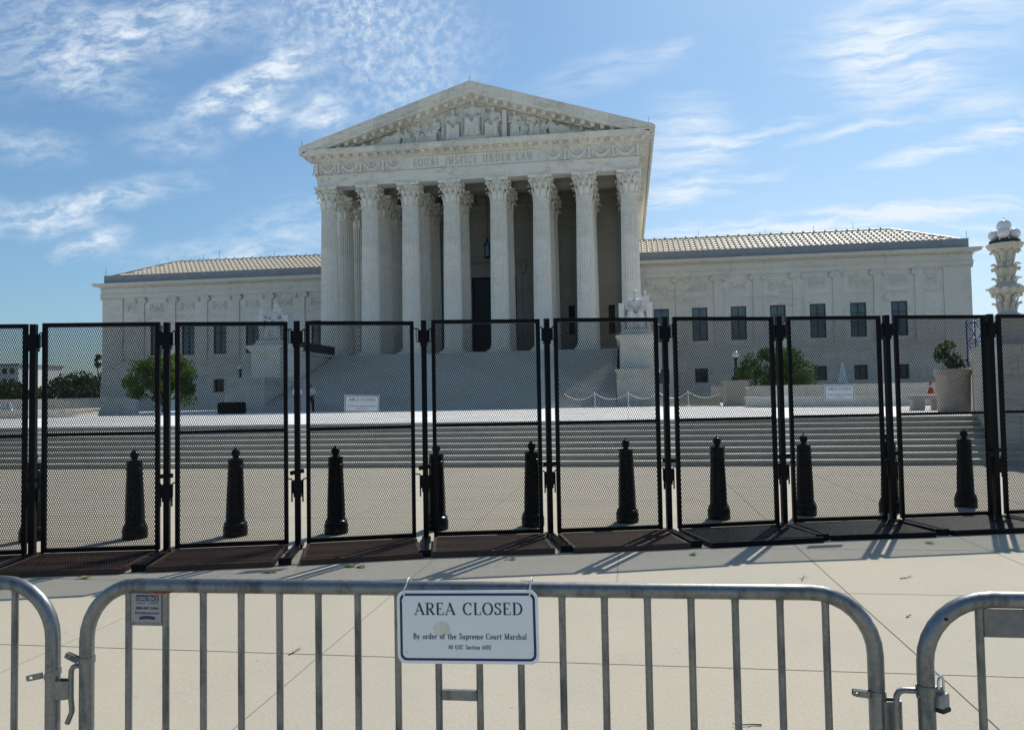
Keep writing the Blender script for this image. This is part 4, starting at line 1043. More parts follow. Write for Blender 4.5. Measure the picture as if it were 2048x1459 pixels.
# tan low steps at the foot of the right wing terrace
e = empty('low_tan_steps', (3.6, 49.5, .845), 0, 'low tan stone steps behind the white chain, right of the stairs', 'steps')
mb = MB()
for i in range(4): mb.box(1.85, 5.6, 49.1+.35*i, 49.1+.35*(i+1)+(.0), .845, .845+.14*(i+1))
mb.build('step_block', M_tan, e)
# chain barrier
def stanchion(x, y, lab):
    e = empty('white_stanchion', (x, y, .848), 0, lab, 'stanchion', 'white chain stanchions right of the stairs')
    mb = MB(); mb.lathe([(.16, 0), (.16, .03), (.05, .06), (.032, .1), (.032, .88), (.05, .9), (.05, .95), (.02, .98)], (x, y, .848), 10); mb.build('post', M_white, e, True, 40)
sp = [(-2.0, 48.2, 'white stanchion nearest the stairs, in front of the stone block'), (.03, 48.1, 'white stanchion in front of the stone block beneath the seated man'), (1.83, 48.0, 'white stanchion between the right fence post and the stone block'), (3.6, 48.0, 'white stanchion in front of the low tan steps')]
for a in sp: stanchion(*a)
ends = [(-3.9, 48.3)]+[(a[0], a[1]) for a in sp]+[(5.6, 47.4)]
for i in range(len(ends)-1):
    (x0, y0), (x1, y1) = ends[i], ends[i+1]
    pts = []
    for k in range(13):
        t = k/12; pts.append((x0+(x1-x0)*t, y0+(y1-y0)*t, 1.74-.38*(1-(2*t-1)**2) + (.0 if i else 0)))
    mb = MB(); mb.tube(pts, .028, 5)
    mb.build('white_chain', M_white, None, label=['white plastic chain drooping from the leftmost stanchion toward the stairs', 'white plastic chain between the two stanchions left of the pedestal centre', 'white plastic chain drooping in front of the right stone block edge', 'white plastic chain seen between dark posts by the tan steps', 'white plastic chain drooping from the last stanchion to the tan pier'][i], cat='chain', group='white chains right of the stairs')
# trees
def crown(mb, clumps, n, size, rnd):
    for i in range(n):
        c = rnd.choice(clumps); d = Vector((rnd.gauss(0, 1), rnd.gauss(0, 1), rnd.gauss(0, 1))).normalized()*(rnd.random()**.45)
        p = Vector(c[0])+Vector((d.x*c[1], d.y*c[1], d.z*c[1]*c[2]))
        s = size*(.6+.8*rnd.random()); e = Euler((rnd.random()*6.3, rnd.random()*6.3, rnd.random()*6.3)).to_matrix()
        a = e @ Vector((s, 0, 0)); b = e @ Vector((0, s*.55, 0)); u = e @ Vector((0, 0, s*.15))
        mb.add([p-a, p-b+u, p+a, p+b+u], [(0, 1, 2, 3)])
def tree(x, y, z, h, w, lab, n=5200, size=.11, mat=None, seed=1, trunk_h=.3, group=None, depth=1.0, cat='tree', nm='leafy_tree', ncl=26):
    rnd = random.Random(seed); e = empty(nm, (x, y, z), 0, lab, cat, group)
    mb = MB(); tips = []
    th = h*trunk_h
    mb.tube([(x, y, z), (x+.03*h, y, z+th*.6), (x, y, z+th), (x, y, z+h*.7)], [.035*h, .028*h, .022*h, .008*h], 8)
    cl = []
    for i in range(ncl):
        a = rnd.random()*2*pi; q = rnd.random()**.5; zz = th+(h-th)*(.12+.80*rnd.random())
        prf = math.sin(min(1, max(.08, (zz-th*.8)/(h-th*.8)))*pi*.82+.35)
        r = w/2*q*prf*.86; c = (x+r*cos(a), y+r*sin(a)*depth, z+zz); cl.append((c, w*(.09+.09*rnd.random()), .8))
        if i % 3 == 0: mb.tube([(x, y, z+th*.8+.1*h*rnd.random()), ((x+c[0])/2, (y+c[1])/2, z+th+(zz-th)*.4), c], [.014*h, .01*h, .004*h], 5)
    mb.build('trunk', M_bark, e, True, 50)
    mb = MB(); crown(mb, cl, n, size, rnd); mb.build('crown', mat or M_leaf, e)
tree(10.8, 60, .845, 3.9, 5.8, 'rounded green bush-like tree before the right wing', 15000, .10, M_leafm, 4, .08, ncl=46)
tree(-38.3, 60, .845, 4.6, 6.2, 'bright green leafy tree before the left wing', 12000, .11, M_leaf, 5, .14, ncl=40)
for i, (x, y, h, w, lab) in enumerate([(-116, 132, 5.4, 15, 'wide dark tree mass behind the left wall, nearest the fence post'), (-104, 134, 6.6, 15, 'tallest dark tree in the clump left of the wing'), (-94, 130, 5.2, 12, 'dark tree touching the left corner of the wing'), (-128, 140, 4.6, 14, 'low dark tree near the grey distant building'), (-158, 150, 9.5, 10, 'dark tree in front of the pale office block at the left edge')]):
    tree(x, y, .0, h, w, lab, 2600, .42, M_leafd, 20+i, .1, group='trees beyond the plaza on the left', ncl=30)
tree(-82, 112, 0, 9.6, 3.2, 'slim sparse tree poking up beside the left wing corner', 260, .25, M_leafd, 33, .5, ncl=8)
# shrub flowering by the left wall
e = empty('low_shrub', (-50, 52, .845), 0, 'low yellow-green shrub spilling over the left plaza wall', 'shrub')
mb = MB(); crown(mb, [((-50+1.2*k, 51.5, 1.75+.12*(k % 2)), .55, .7) for k in range(5)], 1400, .07, random.Random(8)); mb.build('crown', M_leaf, e)
# clipped hedge box
e = empty('box_hedge', (-24.75, 46.2, .848), 0, 'dark clipped box hedge left of the stone block', 'hedge')
mb = MB(); rnd = random.Random(11)
for i in range(3800):
    f = rnd.randrange(5); q = [rnd.random()*2-1, rnd.random()*2-1, rnd.random()]
    if f == 0: q[0] = -1
    if f == 1: q[0] = 1
    if f == 2: q[1] = -1
    if f == 3: q[1] = 1
    if f == 4: q[2] = 1
    p = Vector((-24.75+q[0]*.72+rnd.gauss(0, .02), 46.2+q[1]*.4+rnd.gauss(0, .02), .90+q[2]*.62+rnd.gauss(0, .02))); s = .05
    m3 = Euler((rnd.random()*6, rnd.random()*6, rnd.random()*6)).to_matrix(); a = m3 @ Vector((s, 0, 0)); b = m3 @ Vector((0, s*.6, 0)); mb.add([p-a, p-b, p+a, p+b], [(0, 1, 2, 3)])
mb.build('foliage', M_hedge, e)
mb = MB(); mb.box(-25.43, -24.07, 45.82, 46.58, .85, 1.48); mb.build('inner_branches', M_hedge, e)
# planter with shrub
e = empty('round_planter', (9.35, 24.3, .94), 0, 'large round tan planter with a dark shrub, at the right end of the plaza', 'planter')
mb = MB(); mb.lathe([(.40, 0), (.42, .05), (.45, 1.05), (.50, 1.08), (.50, 1.24), (.44, 1.26), (.42, 1.18), (.0, 1.15)], (9.35, 24.3, .935), 40, rf=lambda i, z: 1+.012*(i % 2), caps=False); mb.build('pot', M_terr, e, True, 30)
mb = MB(); crown(mb, [((9.35+random.uniform(-.3, .3), 24.3+random.uniform(-.25, .25), 2.25+.1*k), .24, .9) for k in range(7)], 520, .055, random.Random(12)); mb.build('shrub', M_leafd, e)
mb = MB()
for k in range(7): mb.tube([(9.35, 24.3, 2.1), (9.35+random.uniform(-.35, .35), 24.3, 2.4+.6*random.random())], [.02, .006], 5)
mb.build('stems', M_bark, e)
# bench
e = empty('stone_bench', (9.6, 27.4, .93), 0, 'small pale stone bench in front of the right fountain rim', 'bench')
mb = MB(); mb.box(9.05, 10.25, 27.1, 27.6, 1.30, 1.42); mb.build('seat', M_lampst, e)
for x in (9.4, 10.05): mb = MB(); mb.box(x-.17, x+.17, 27.15, 27.55, .925, 1.30); mb.build('leg', M_lampst, e)
# cones
for x, lab in ((15.75, 'orange traffic cone on the fountain wall, left of the pair'), (16.2, 'orange traffic cone on the fountain wall, right of the pair by the planter')):
    e = empty('traffic_cone', (x, 43.8, 1.38), 0, lab, 'traffic cone', 'orange traffic cones behind the planter')
    mb = MB(); mb.box(x-.19, x+.19, 43.61, 43.99, 1.38, 1.42); mb.build('base', M_orange, e)
    mb = MB(); mb.lathe([(.145, .04), (.03, .70), (.02, .71)], (x, 43.8, 1.38), 16); mb.build('cone', M_orange, e, True, 30)
    mb = MB(); mb.lathe([(.097, .34), (.073, .48)], (x, 43.8, 1.38), 16, caps=False); mb.build('reflective_band', M_white, e, True, 30)
e = empty('stone_ledge', (16.6, 43.8, .86), 0, 'pale stone ledge that carries the orange cones', 'ledge')
mb = MB(); mb.box(15.1, 20.5, 43.4, 44.2, .86, 1.38); mb.build('ledge_block', M_plain, e)
# blue lattice stand
e = empty('blue_lattice_tower', (16.3, 40, .86), 0, 'thin blue steel lattice tower beside the right wing', 'scaffold tower')
mb = MB()
X0, X1 = 16.3, 16.95
for x in (X0, X1):
    for y in (39.6, 40.5): mb.tube([(x, y, .87), (x, y, 4.9)], .035, 5)
for k in range(5):
    z = .95+.95*k
    for y in (39.6, 40.5): mb.tube([(X0, y, z), (X1, y, z)], .028, 5); mb.tube([(X0, y, z), (X1, y, min(4.9, z+.95))], .02, 5); mb.tube([(X1, y, z), (X0, y, min(4.9, z+.95))], .02, 5)
mb.build('lattice', M_blue, e)
mb = MB(); mb.box(X0+.15, X1-.2, 40.0, 40.05, 2.6, 4.7); mb.build('panel', M_white, e)

# ------------------------------------------------------------------ marble lamp monument on the right
e = empty('stair_end_wall', (10.5, 21, 0), 0, 'thick pale marble wall ending the plaza steps on the right', 'wall')
def offs(P, d): return [(x+(-d if k in (0, 1, 2, 5) and x < 10 else d), y+(-d if y < 19 else (d if y > 22 else 0))) for k, (x, y) in enumerate(P)]
PL = [(8.0, 18.9), (8.42, 20.6), (9.3, 22.8), (14, 22.8), (14, 18.9)]
mb = MB(); mb.prism(PL, 'z', 0, 2.35); mb.prism(offs(PL, .07), 'z', 2.35, 2.58); mb.prism(offs(PL, .05), 'z', 0, .26)
mb.build('wall_block', M_wall, e)
mb = MB(); mb.box(9.0, 10.1, 18.70, 18.819, 2.40, 2.47); mb.build('bronze_slot', M_bronze, e)
e = empty('curved_plaza_wall', (10.6, 24, .9), 0, 'sunlit curved white marble wall end behind the round planter', 'wall')
mb = MB(); pv = [(9.3, 22.9, 2.35), (9.75, 24.0, 2.42), (10.15, 25.0, 2.3), (10.5, 26.0, 2.05), (10.85, 27.0, 1.75), (11.15, 28.0, 1.5), (11.5, 29.2, 1.35)]
for i in range(6):
    (x0, y0, z0), (x1, y1, z1) = pv[i], pv[i+1]
    vs = [(x0, y0, .85), (x0+.6, y0, .85), (x1+.6, y1, .85), (x1, y1, .85), (x0, y0, z0), (x0+.6, y0, z0), (x1+.6, y1, z1), (x1, y1, z1)]
    mb.add(vs, [(0,3,2,1),(4,5,6,7),(1,2,6,5),(3,0,4,7)]+([(0,1,5,4)] if i == 0 else [])+([(2,3,7,6)] if i == 5 else []))
mb.build('wall_end', M_plain, e)
lx, ly, lz = 9.42, 21.0, 2.58
e = empty('lamp_monument', (lx, ly, lz), 0, 'ornate carved marble lamp column topped with white globes at the right edge', 'lamp column')
mb = MB(); mb.box(lx-.46, lx+.46, ly-.46, ly+.46, 2.58, 3.25); mb.box(lx-.52, lx+.52, ly-.52, ly+.52, 3.25, 3.36); mb.build('pedestal', M_lampst, e)
pr = [(.40, 3.36), (.36, 3.42), (.24, 3.46), (.185, 3.52), (.18, 3.72), (.175, 3.85), (.20, 3.90), (.28, 3.96), (.36, 4.02), (.37, 4.10), (.31, 4.17), (.20, 4.22), (.17, 4.30), (.165, 4.45), (.19, 4.52), (.21, 4.57), (.19, 4.62), (.165, 4.72), (.17, 4.88), (.20, 4.95), (.22, 5.0), (.28, 5.04), (.36, 5.09), (.37, 5.13), (.40, 5.17), (.41, 5.20), (.33, 5.22)]
mb = MB(); mb.lathe([(r, z) for r, z in pr], (lx, ly, 0), 48, rf=lambda i, z: 1+(.04*cos(i*pi/2) if 3.9 < z < 4.2 or z > 5.03 else .012*cos(i*pi/1.5)))
def small_leaf(a, r0, z0, h, w, curl):
    rows = []
    for t, dr, dz, ww in ((0, .0, 0, .8), (.3, .02, .35, 1.0), (.6, .045, .68, .95), (.82, .08+curl*.2, .90, .85), (.95, .08+curl*.65, 1.0, .7), (1, .08+curl, .92, .5), (1, .06+curl, .80, .25)):
        rows.append((r0+dr, z0+h*dz, w*ww/2))
    vs = []; ca, sa = cos(a), sin(a)
    for (r, z, hw) in rows:
        for q, rr in ((-1, -.022), (-.45, .006), (0, .024), (.45, .006), (1, -.022)):
            x = r+rr; y = hw*q; vs.append((lx+x*ca-y*sa, ly+x*sa+y*ca, z))
    mb.add(vs, [(j*5+q, j*5+q+1, (j+1)*5+q+1, (j+1)*5+q) for j in range(len(rows)-1) for q in range(4)])
def ring_leaves(z0, h, r0, w, curl, n=8, off=0):
    for i in range(n): small_leaf(2*pi*i/n+off, r0, z0, h, w, curl)
for z0, h, r0, w, cu, n_, o_ in ((3.50, .24, .185, .11, .05, 9, 0), (3.62, .32, .18, .12, .06, 8, .4), (4.20, .16, .185, .12, .05, 9, .3), (4.30, .30, .17, .13, .075, 8, 0), (4.56, .15, .19, .12, .05, 9, .4), (4.72, .32, .17, .13, .085, 8, .1), (3.95, .15, .33, .13, .03, 14, .2), (4.40, .18, .16, .10, .05, 8, .39)): ring_leaves(z0, h, r0, w, cu, n_, o_)
mb.build('carved_shaft', M_lampst, e, True, 45)
mb = MB(); mb.lathe([(.30, 5.22), (.34, 5.24), (.34, 5.29), (.1, 5.31), (.07, 5.38), (.07, 5.52), (.11, 5.54)], (lx, ly, 0), 24)
for i in range(4):
    a = pi/4*1.35+i*pi/2; mb.lathe([(.07, 5.28), (.05, 5.33)], (lx+.22*cos(a), ly+.22*sin(a), 0), 10)
mb.build('metal_tray', M_bronze, e, True, 40)
mb = MB(); mb.ball((lx, ly, 5.66), .165, 20, 14); mb.lathe([(.03, 5.81), (.02, 5.86), (.0, 5.88)], (lx, ly, 0), 8); mb.build('globe', M_globe, e, True, 60)
for i in range(4):
    a = pi/4*1.35+i*pi/2; mb = MB(); mb.ball((lx+.22*cos(a), ly+.22*sin(a), 5.44), .135, 20, 14); mb.build('globe', M_globe, e, True, 60)

# ------------------------------------------------------------------ distant buildings
e = empty('pale_office_block', (-150, 172, 0), 0, 'pale office block with rows of dark windows at the left edge', 'building')
mb = MB(); mb.box(-160, -146.5, 170, 185, 0, 11.4); mb.build('wall', M_wb, e)
for j in range(4):
    for i in range(6): mb = MB(); x = -159+2.05*i; z = 1.9+2.5*j; mb.box(x, x+1.15, 169.9, 169.99, z, z+1.3); mb.build('window', M_glass2, e)
mb = MB(); mb.box(-160.3, -146.2, 169.6, 185.2, 11.4, 11.8); mb.build('roof', M_wb2, e)
e = empty('grey_office_block', (-170, 165, 0), 0, 'grey windowless block end beside the pale office block', 'building')
mb = MB(); mb.box(-175, -156.5, 160, 168, 0, 12.5); mb.build('wall', M_wb2, e); mb = MB(); mb.box(-175.2, -156.3, 159.8, 168.2, 12.5, 12.9); mb.build('roof', M_wb, e)
e = empty('far_brown_building', (-217, 262, 0), 0, 'far small brown building seen beside the leftmost fence post', 'building')
mb = MB(); mb.box(-224, -215, 260, 275, 0, 9.5); mb.build('wall', M_tan, e); mb = MB(); mb.box(-221, -217, 262, 270, 9.5, 12.0); mb.build('roof_house', M_wb, e)
e = empty('far_grey_building', (-200, 270, 0), 0, 'far low grey building to the right of the leftmost fence post', 'building')
mb = MB(); mb.box(-213, -195, 262, 280, 0, 8.4); mb.build('wall', M_wb2, e); mb = MB(); mb.box(-209, -203, 264, 270, 8.4, 10.4); mb.build('roof_house', M_wb, e)
e = empty('dark_roofed_building', (34, 62, 0), 0, 'building with a dark sloping roof behind the marble lamp column', 'building')
mb = MB(); mb.box(35, 50, 60, 75, 0, 5.6); mb.build('wall', M_wb2, e); mb = MB(); mb.prism([(59.5, 5.2), (75.5, 5.2), (67.5, 8.8)], 'x', 34.6, 50); mb.build('roof', M_bronze, e)

# ------------------------------------------------------------------ people
def guard(x, y, z, lab, vest, rz, seed):
    e = empty('person', (x, y, z), rz, lab, 'person', 'uniformed guards standing on the plaza')
    B = MB()
    B.cap((0, 0, 1.02), (0, -.01, 1.34), .15, .165); B.cap((-.13, 0, 1.40), (.13, 0, 1.40), .075, .075)
    B.cap((0, 0, 1.44), (0, -.01, 1.55), .058, .055)
    for k in (-1, 1):
        B.cap((k*.09, 0, .95), (k*.13, .01, .50), .10, .068); B.cap((k*.13, .01, .50), (k*.15, .03, .09), .062, .042)
        B.cap((k*.15, .03, .06), (k*.17, -.13, .045), .045, .035)
        B.cap((k*.19, 0, 1.40), (k*.27, .04, 1.12), .055, .045); B.cap((k*.27, .04, 1.12), (k*.14 if not vest else k*.20, (.16 if not vest else -.08), .95), .042, .030)
        hx, hy, hz = (k*.10 if not vest else k*.17, (.18 if not vest else -.13), .91)
        B.ball((hx, hy, hz), (.035, .022, .045), 8, 6)
        for f in range(4): B.cap((hx-.024+.016*f, hy, hz-.035), (hx-.026+.017*f, hy-.012, hz-.09-.008*(f in (1, 2))), .009, .007, 6)
        B.cap((hx-k*.03, hy, hz+.0), (hx-k*.048, hy-.02, hz-.045), .011, .008, 6)
    B.ball((0, -.01, 1.66), (.076, .095, .115), 14, 10); B.ball((0, -.055, 1.605), (.05, .05, .045)); B.cap((0, -.10, 1.665), (0, -.115, 1.635), .012, .017, 8)
    for k in (-1, 1): B.ball((k*.077, 0, 1.65), (.014, .025, .033), 6, 5)
    rb = remesh(B, .011, 1); rb.build('body', M_skin, e, False, 60)
    H = MB(); H.ball((0, .012, 1.695), (.084, .10, .10), 14, 8); remesh(H, .012, 0).build('hair', M_hair, e, False, 60)
    S = MB(); S.cap((0, .0, 1.02), (0, -.01, 1.34), .17, .182); S.cap((-.145, 0, 1.39), (.145, 0, 1.39), .085, .085)
    for k in (-1, 1): S.cap((k*.19, 0, 1.40), (k*.255, .03, 1.17), .072, .066)
    remesh(S, .014, 1).build('shirt', M_shirt, e, False, 60)
    T = MB(); T.cap((0, 0, .93), (0, 0, .99), .165, .165)
    for k in (-1, 1): T.cap((k*.09, 0, .92), (k*.13, .01, .50), .118, .085); T.cap((k*.13, .01, .50), (k*.15, .03, .12), .082, .068)
    remesh(T, .014, 1).build('trousers', M_trous, e, False, 60)
    Q = MB(); Q.lathe([(.172, .985), (.178, 1.0), (.178, 1.03), (.172, 1.045)], (0, 0, 0), 20, sy=.98); Q.box(-.22, -.165, -.03, .06, .86, 1.03); Q.build('belt', M_shoe, e, False, 40)
    for k in (-1, 1):
        Q = MB(); Q.cap((k*.15, .05, .055), (k*.17, -.15, .045), .052, .042); Q.build('shoe', M_shoe, e, False, 60)
    E_ = MB()
    for k in (-1, 1): E_.ball((k*.03, -.096, 1.672), .010, 6, 5)
    E_.cap((-.02, -.10, 1.612), (.02, -.10, 1.612), .005, .005, 6); E_.build('face_features', M_hair, e, False)
    if vest:
        V = MB(); V.cap((-.07, -.165, 1.12), (-.09, -.155, 1.35), .028, .028); V.cap((.07, -.165, 1.12), (.09, -.155, 1.35), .028, .028); V.lathe([(.187, 1.08), (.190, 1.14)], (0, 0, 0), 20, caps=False); V.build('vest_band', M_vest, e, False, 50)
guard(-20.48, 46.4, .855, 'person in white shirt and navy trousers, hands behind back, nearest the statue block', False, .2, 1)
guard(-19.68, 46.6, .855, 'person in white shirt with yellow waist band and navy trousers, before the stairs', True, .35, 2)

# ------------------------------------------------------------------ bollards
def bollard_proto():
    e = empty('bollard', (0, 0, 0))
    nf = 8
    def rf(i, z): return 1.0 if i % 6 == 0 or z < .2 else (.96 if (i % 6) in (2, 3, 4) else .975)
    m = MB(); m.lathe([(.138, 0), (.142, .015), (.142, .105), (.138, .12), (.130, .13), (.135, .142), (.133, .155), (.118, .165), (.112, .185), (.106, .20)], n=48); m.build('base', M_boll, e, False, 35)
    m = MB(); m.lathe([(.112, .20), (.107, .40), (.090, .80)], n=48, rf=rf); m.lathe([(.088, .80), (.097, .81), (.097, .83), (.089, .835), (.088, .895), (.093, .90), (.093, .915), (.055, .925), (.038, .93)], n=48); m.build('shaft', M_boll, e, False, 30)
    m = MB(); m.lathe([(.038, .925), (.030, .94), (.034, .947)], n=20); m.ball((0, 0, .985), .052, 20, 14); m.lathe([(.015, 1.03), (.012, 1.048), (.0, 1.056)], n=10); m.build('ball_finial', M_boll, e, False, 50)
    return e
bp = bollard_proto()
bl = [(-7.03, 8.24), (-5.85, 8.46), (-4.69, 8.68), (-3.51, 8.90), (-2.35, 9.23), (-1.2, 9.53), (-.04, 9.88), (1.12, 10.19), (2.26, 10.56), (3.40, 10.85), (4.54, 11.38)]
blab = ['behind the first fence post at the far left', 'behind the second fence panel from the left', 'behind the third panel, two left of the mesh sign', 'behind the left edge of the panel with the stair-side sign', 'half hidden by the post at picture centre-left', 'by the right frame of the panel just right of centre', 'behind the sixth panel, under the seated man statue', 'behind the seventh panel from the left', 'behind the left side of the panel carrying the right-hand sign', 'hidden behind the second to last post on the right', 'rightmost, in front of the round planter']
rnd_b = random.Random(2)
for i, (x, y) in enumerate(bl):
    o = bp if i == 0 else copy_tree(bp)
    o.location = (x, y+.15, 0); o.rotation_euler = (rnd_b.uniform(-.008, .008), rnd_b.uniform(-.012, .012), .26+i*.21)
    tag(o, 'dark green-black iron bollard '+blab[i], 'bollard', 'ball-topped bollards behind the mesh fence')

# ------------------------------------------------------------------ mesh fence
def diamond_mesh(w, h, sw=.0234, lw=.0508, strand=.0045, th=.0050, lift=.35):
    m = MB(); nx = int(w/sw); nz = int(h/lw); x0 = -nx*sw/2; z0 = -nz*lw/2
    for j in range(nz*2):
        for i in range(nx*2):
            if (i+j) % 2: continue
            # segment from knuckle (i,j) to (i+1,j+1) and to (i-1,j+1)
            for d in (1, -1):
                if not 0 <= i+d <= nx*2: continue
                xa, za = x0+i*sw/2, z0+j*lw/2; xb, zb = xa+d*sw/2, za+lw/2
                L_ = hypot(xb-xa, zb-za); nx_, nz_ = (zb-za)/L_*strand/2, -(xb-xa)/L_*strand/2
                y = th/2
                vs = [(xa-nx_, -y, za-nz_), (xa+nx_, -y+.0012, za+nz_), (xb+nx_, -y+.0012, zb+nz_), (xb-nx_, -y, zb-nz_),
                      (xa-nx_, y-.0012, za-nz_), (xa+nx_, y, za+nz_), (xb+nx_, y, zb+nz_), (xb-nx_, y-.0012, zb-nz_)]
                m.add(vs, [(0, 1, 2, 3), (7, 6, 5, 4), (1, 5, 6, 2), (0, 3, 7, 4)])
    return m
PW, PH, PZ0 = 1.235, 2.42, .05
FD = .95
def panel_proto(footmat):
    e = empty('mesh_fence_panel', (0, 0, 0)); m = MB(); t = .044; h2 = PW/2
    m.box(-h2, -h2+t, -.02, .02, PZ0, PZ0+PH); m.box(h2-t, h2, -.02, .02, PZ0, PZ0+PH)
    m.box(-h2+t, h2-t, -.019, .019, PZ0, PZ0+t); m.box(-h2+t, h2-t, -.019, .019, PZ0+PH-t, PZ0+PH)
    m.build('frame', M_black, e, False)
    m = MB(); m.box(-h2+t, h2-t, -.0185, .016, 1.265, 1.30); m.build('mid_rail', M_black, e, False)
    return e
def mk(name, mesh, mat, parent, loc=(0, 0, 0), rot=(0, 0, 0)):
    o = bpy.data.objects.new(name, mesh); COL.objects.link(o); o.parent = parent; o.location = loc; o.rotation_euler = rot
    return o
dm = diamond_mesh(PW-.06, PH-.05).mesh('mesh_infill'); dm.materials.append(M_blackmesh)
fmb = diamond_mesh(PW-.04, FD-.04, strand=.0062, th=.004).mesh('foot_mesh'); fmb.materials.append(M_blackmesh)
fmr = fmb.copy(); fmr.materials.clear(); fmr.materials.append(M_rust)
def foot_frame(mat):
    m = MB(); h2 = PW/2; t = .035
    m.box(-h2, h2, -FD, -FD+t, .0, .055); m.box(-h2, -h2+t, -FD+t, -.02, .004, .05); m.box(h2-t, h2, -FD+t, -.02, .004, .05)
    m.box(-h2+t, h2-t, -.50, -.47, .006, .044); m.box(-h2+t, h2-t, -.058, -.022, .004, .048)
    me = m.mesh('foot_frame'); me.materials.append(mat); return me
ffb, ffr = foot_frame(M_black), foot_frame(M_rust)
sheet = MB(); sheet.box(-PW/2+.036, PW/2-.036, -FD+.036, -.06, .012, .018)
shr = sheet.mesh('foot_sheet'); shr.materials.append(M_rust)
pp = panel_proto(None)
mk('mesh_infill', dm, None, pp, (0, 0, PZ0+PH/2))
edges = [(-7.43, 7.12, -6.269, 7.399), (-6.139, 7.46, -4.959, 7.72), (-4.815, 7.779, -3.685, 8.10), (-3.502, 8.164, -2.384, 8.56), (-2.196, 8.627, -.986, 8.91), (-.827, 8.917, .361, 9.239), (.537, 9.26, 1.733, 9.649), (1.915, 9.766, 3.06, 10.04), (3.244, 10.119, 4.41, 10.437), (4.572, 10.483, 5.76, 10.82)]
plab = ['cut off at the left edge of the picture', 'second from the left, in front of the left wing corner', 'third from the left, in front of the seated woman statue', 'fourth from the left, carrying a small white sign', 'in front of the dark courthouse door', 'in front of the seated man statue', 'seventh from the left, just right of the stairs', 'carrying the right-hand white sign', 'in front of the round planter', 'cut off at the right edge under the marble lamp column']
DZ = [-.01, .0, .0, .005, .02, .025, .03, .04, .045, .05]
pobj = []
for i, (x0, y0, x1, y1) in enumerate(edges):
    o = pp if i == 0 else copy_tree(pp)
    a = atan2(y1-y0, x1-x0); o.location = ((x0+x1)/2, (y0+y1)/2, DZ[i]*.0); o.rotation_euler = (0, 0, a)
    s = hypot(x1-x0, y1-y0)/PW; o.scale = (s, 1, 1+DZ[i]/2.4)
    tag(o, 'black mesh fence panel '+plab[i], 'fence panel', 'black anti-climb mesh fence panels')
    pobj.append(o)
for i, o in enumerate(pobj):
    rusty = i < 6
    mk('foot_frame', ffr if rusty else ffb, None, o)
    mk('foot_mesh', fmr if rusty else fmb, None, o, (0, -FD/2, .047), (pi/2, 0, 0))
    if rusty: mk('foot_sheet', shr, None, o)
# posts with clamps
def post_proto():
    e = empty('fence_post', (0, 0, 0)); m = MB()
    m.box(-.030, .030, -.030, .030, .0, 2.45); m.box(-.032, .032, -.032, .032, 2.45, 2.458); m.build('post', M_black, e, False)
    m = MB(); m.box(-.035, -.005, -.85, -.034, .004, .055); m.box(.005, .035, -.85, -.034, .004, .055); m.box(-.06, .06, -.9, -.85, .004, .07); m.box(-.05, .05, -.034, .12, .004, .04); m.build('ground_brace', M_black, e, False)
    for z, nm in ((2.28, 'upper_clamp'), (.66, 'lower_clamp')):
        m = MB(); m.box(-.052, .052, -.042, .042, z-.07, z+.07); m.box(-.040, .040, -.045, .045, z-.11, z-.07)
        cl = m.build(nm, M_black, e, False)
        for s in (-1, 1):
            m = MB()
            m.tube([(s*.052, -.01, z+.055), (s*.068, -.01, z+.085), (s*.11, -.01, z+.088)], .008, 6)
            m.tube([(s*.058, -.03, z+.06), (s*.058, -.03, z-.06 if nm[0] == 'u' else z-.16)], .009, 6)
            if nm[0] == 'u': m.tube([(s*.085, -.01, z+.086), (s*.085, -.01, z-.06), (s*.05, -.01, z-.06)], .006, 6)
            m.build('hook', M_black, cl, False)
    m = MB(); m.box(-.075, .075, -.055, -.035, .80, .845); m.build('locking_bar', M_black, e, False)
    return e
po = post_proto()
pl_ = [(-6.223, 7.43), (-4.895, 7.749), (-3.59, 8.132), (-2.276, 8.594), (-.907, 8.914), (.441, 9.25), (1.808, 9.708), (3.142, 10.08), (4.479, 10.46)]
pol = ['at the far left edge', 'second from the left, before the leafy tree', 'between the seated woman and the stairs, hiding a guard', 'left of the dark courthouse door', 'in front of the fifth column from the left', 'just right of the seated man statue', 'just left of the rounded green tree', 'between the right-hand sign and the planter', 'at the far right beside the marble lamp column']
for i, (x, y) in enumerate(pl_):
    o = po if i == 0 else copy_tree(po)
    dx = .10; o.location = (x, y, 0); o.rotation_euler.z = .27+random.uniform(-.03, .03); o.scale = (1, 1, 1+.0035*i)
    tag(o, 'black fence post with clamps '+pol[i], 'fence post', 'black posts joining the mesh panels')
    for c in o.children:
        if c.name.startswith('locking_bar'): aa = random.uniform(-.2, .2); c.rotation_euler = (0, aa, 0); c.location = (-sin(aa)*.82, 0, .82-cos(aa)*.82)

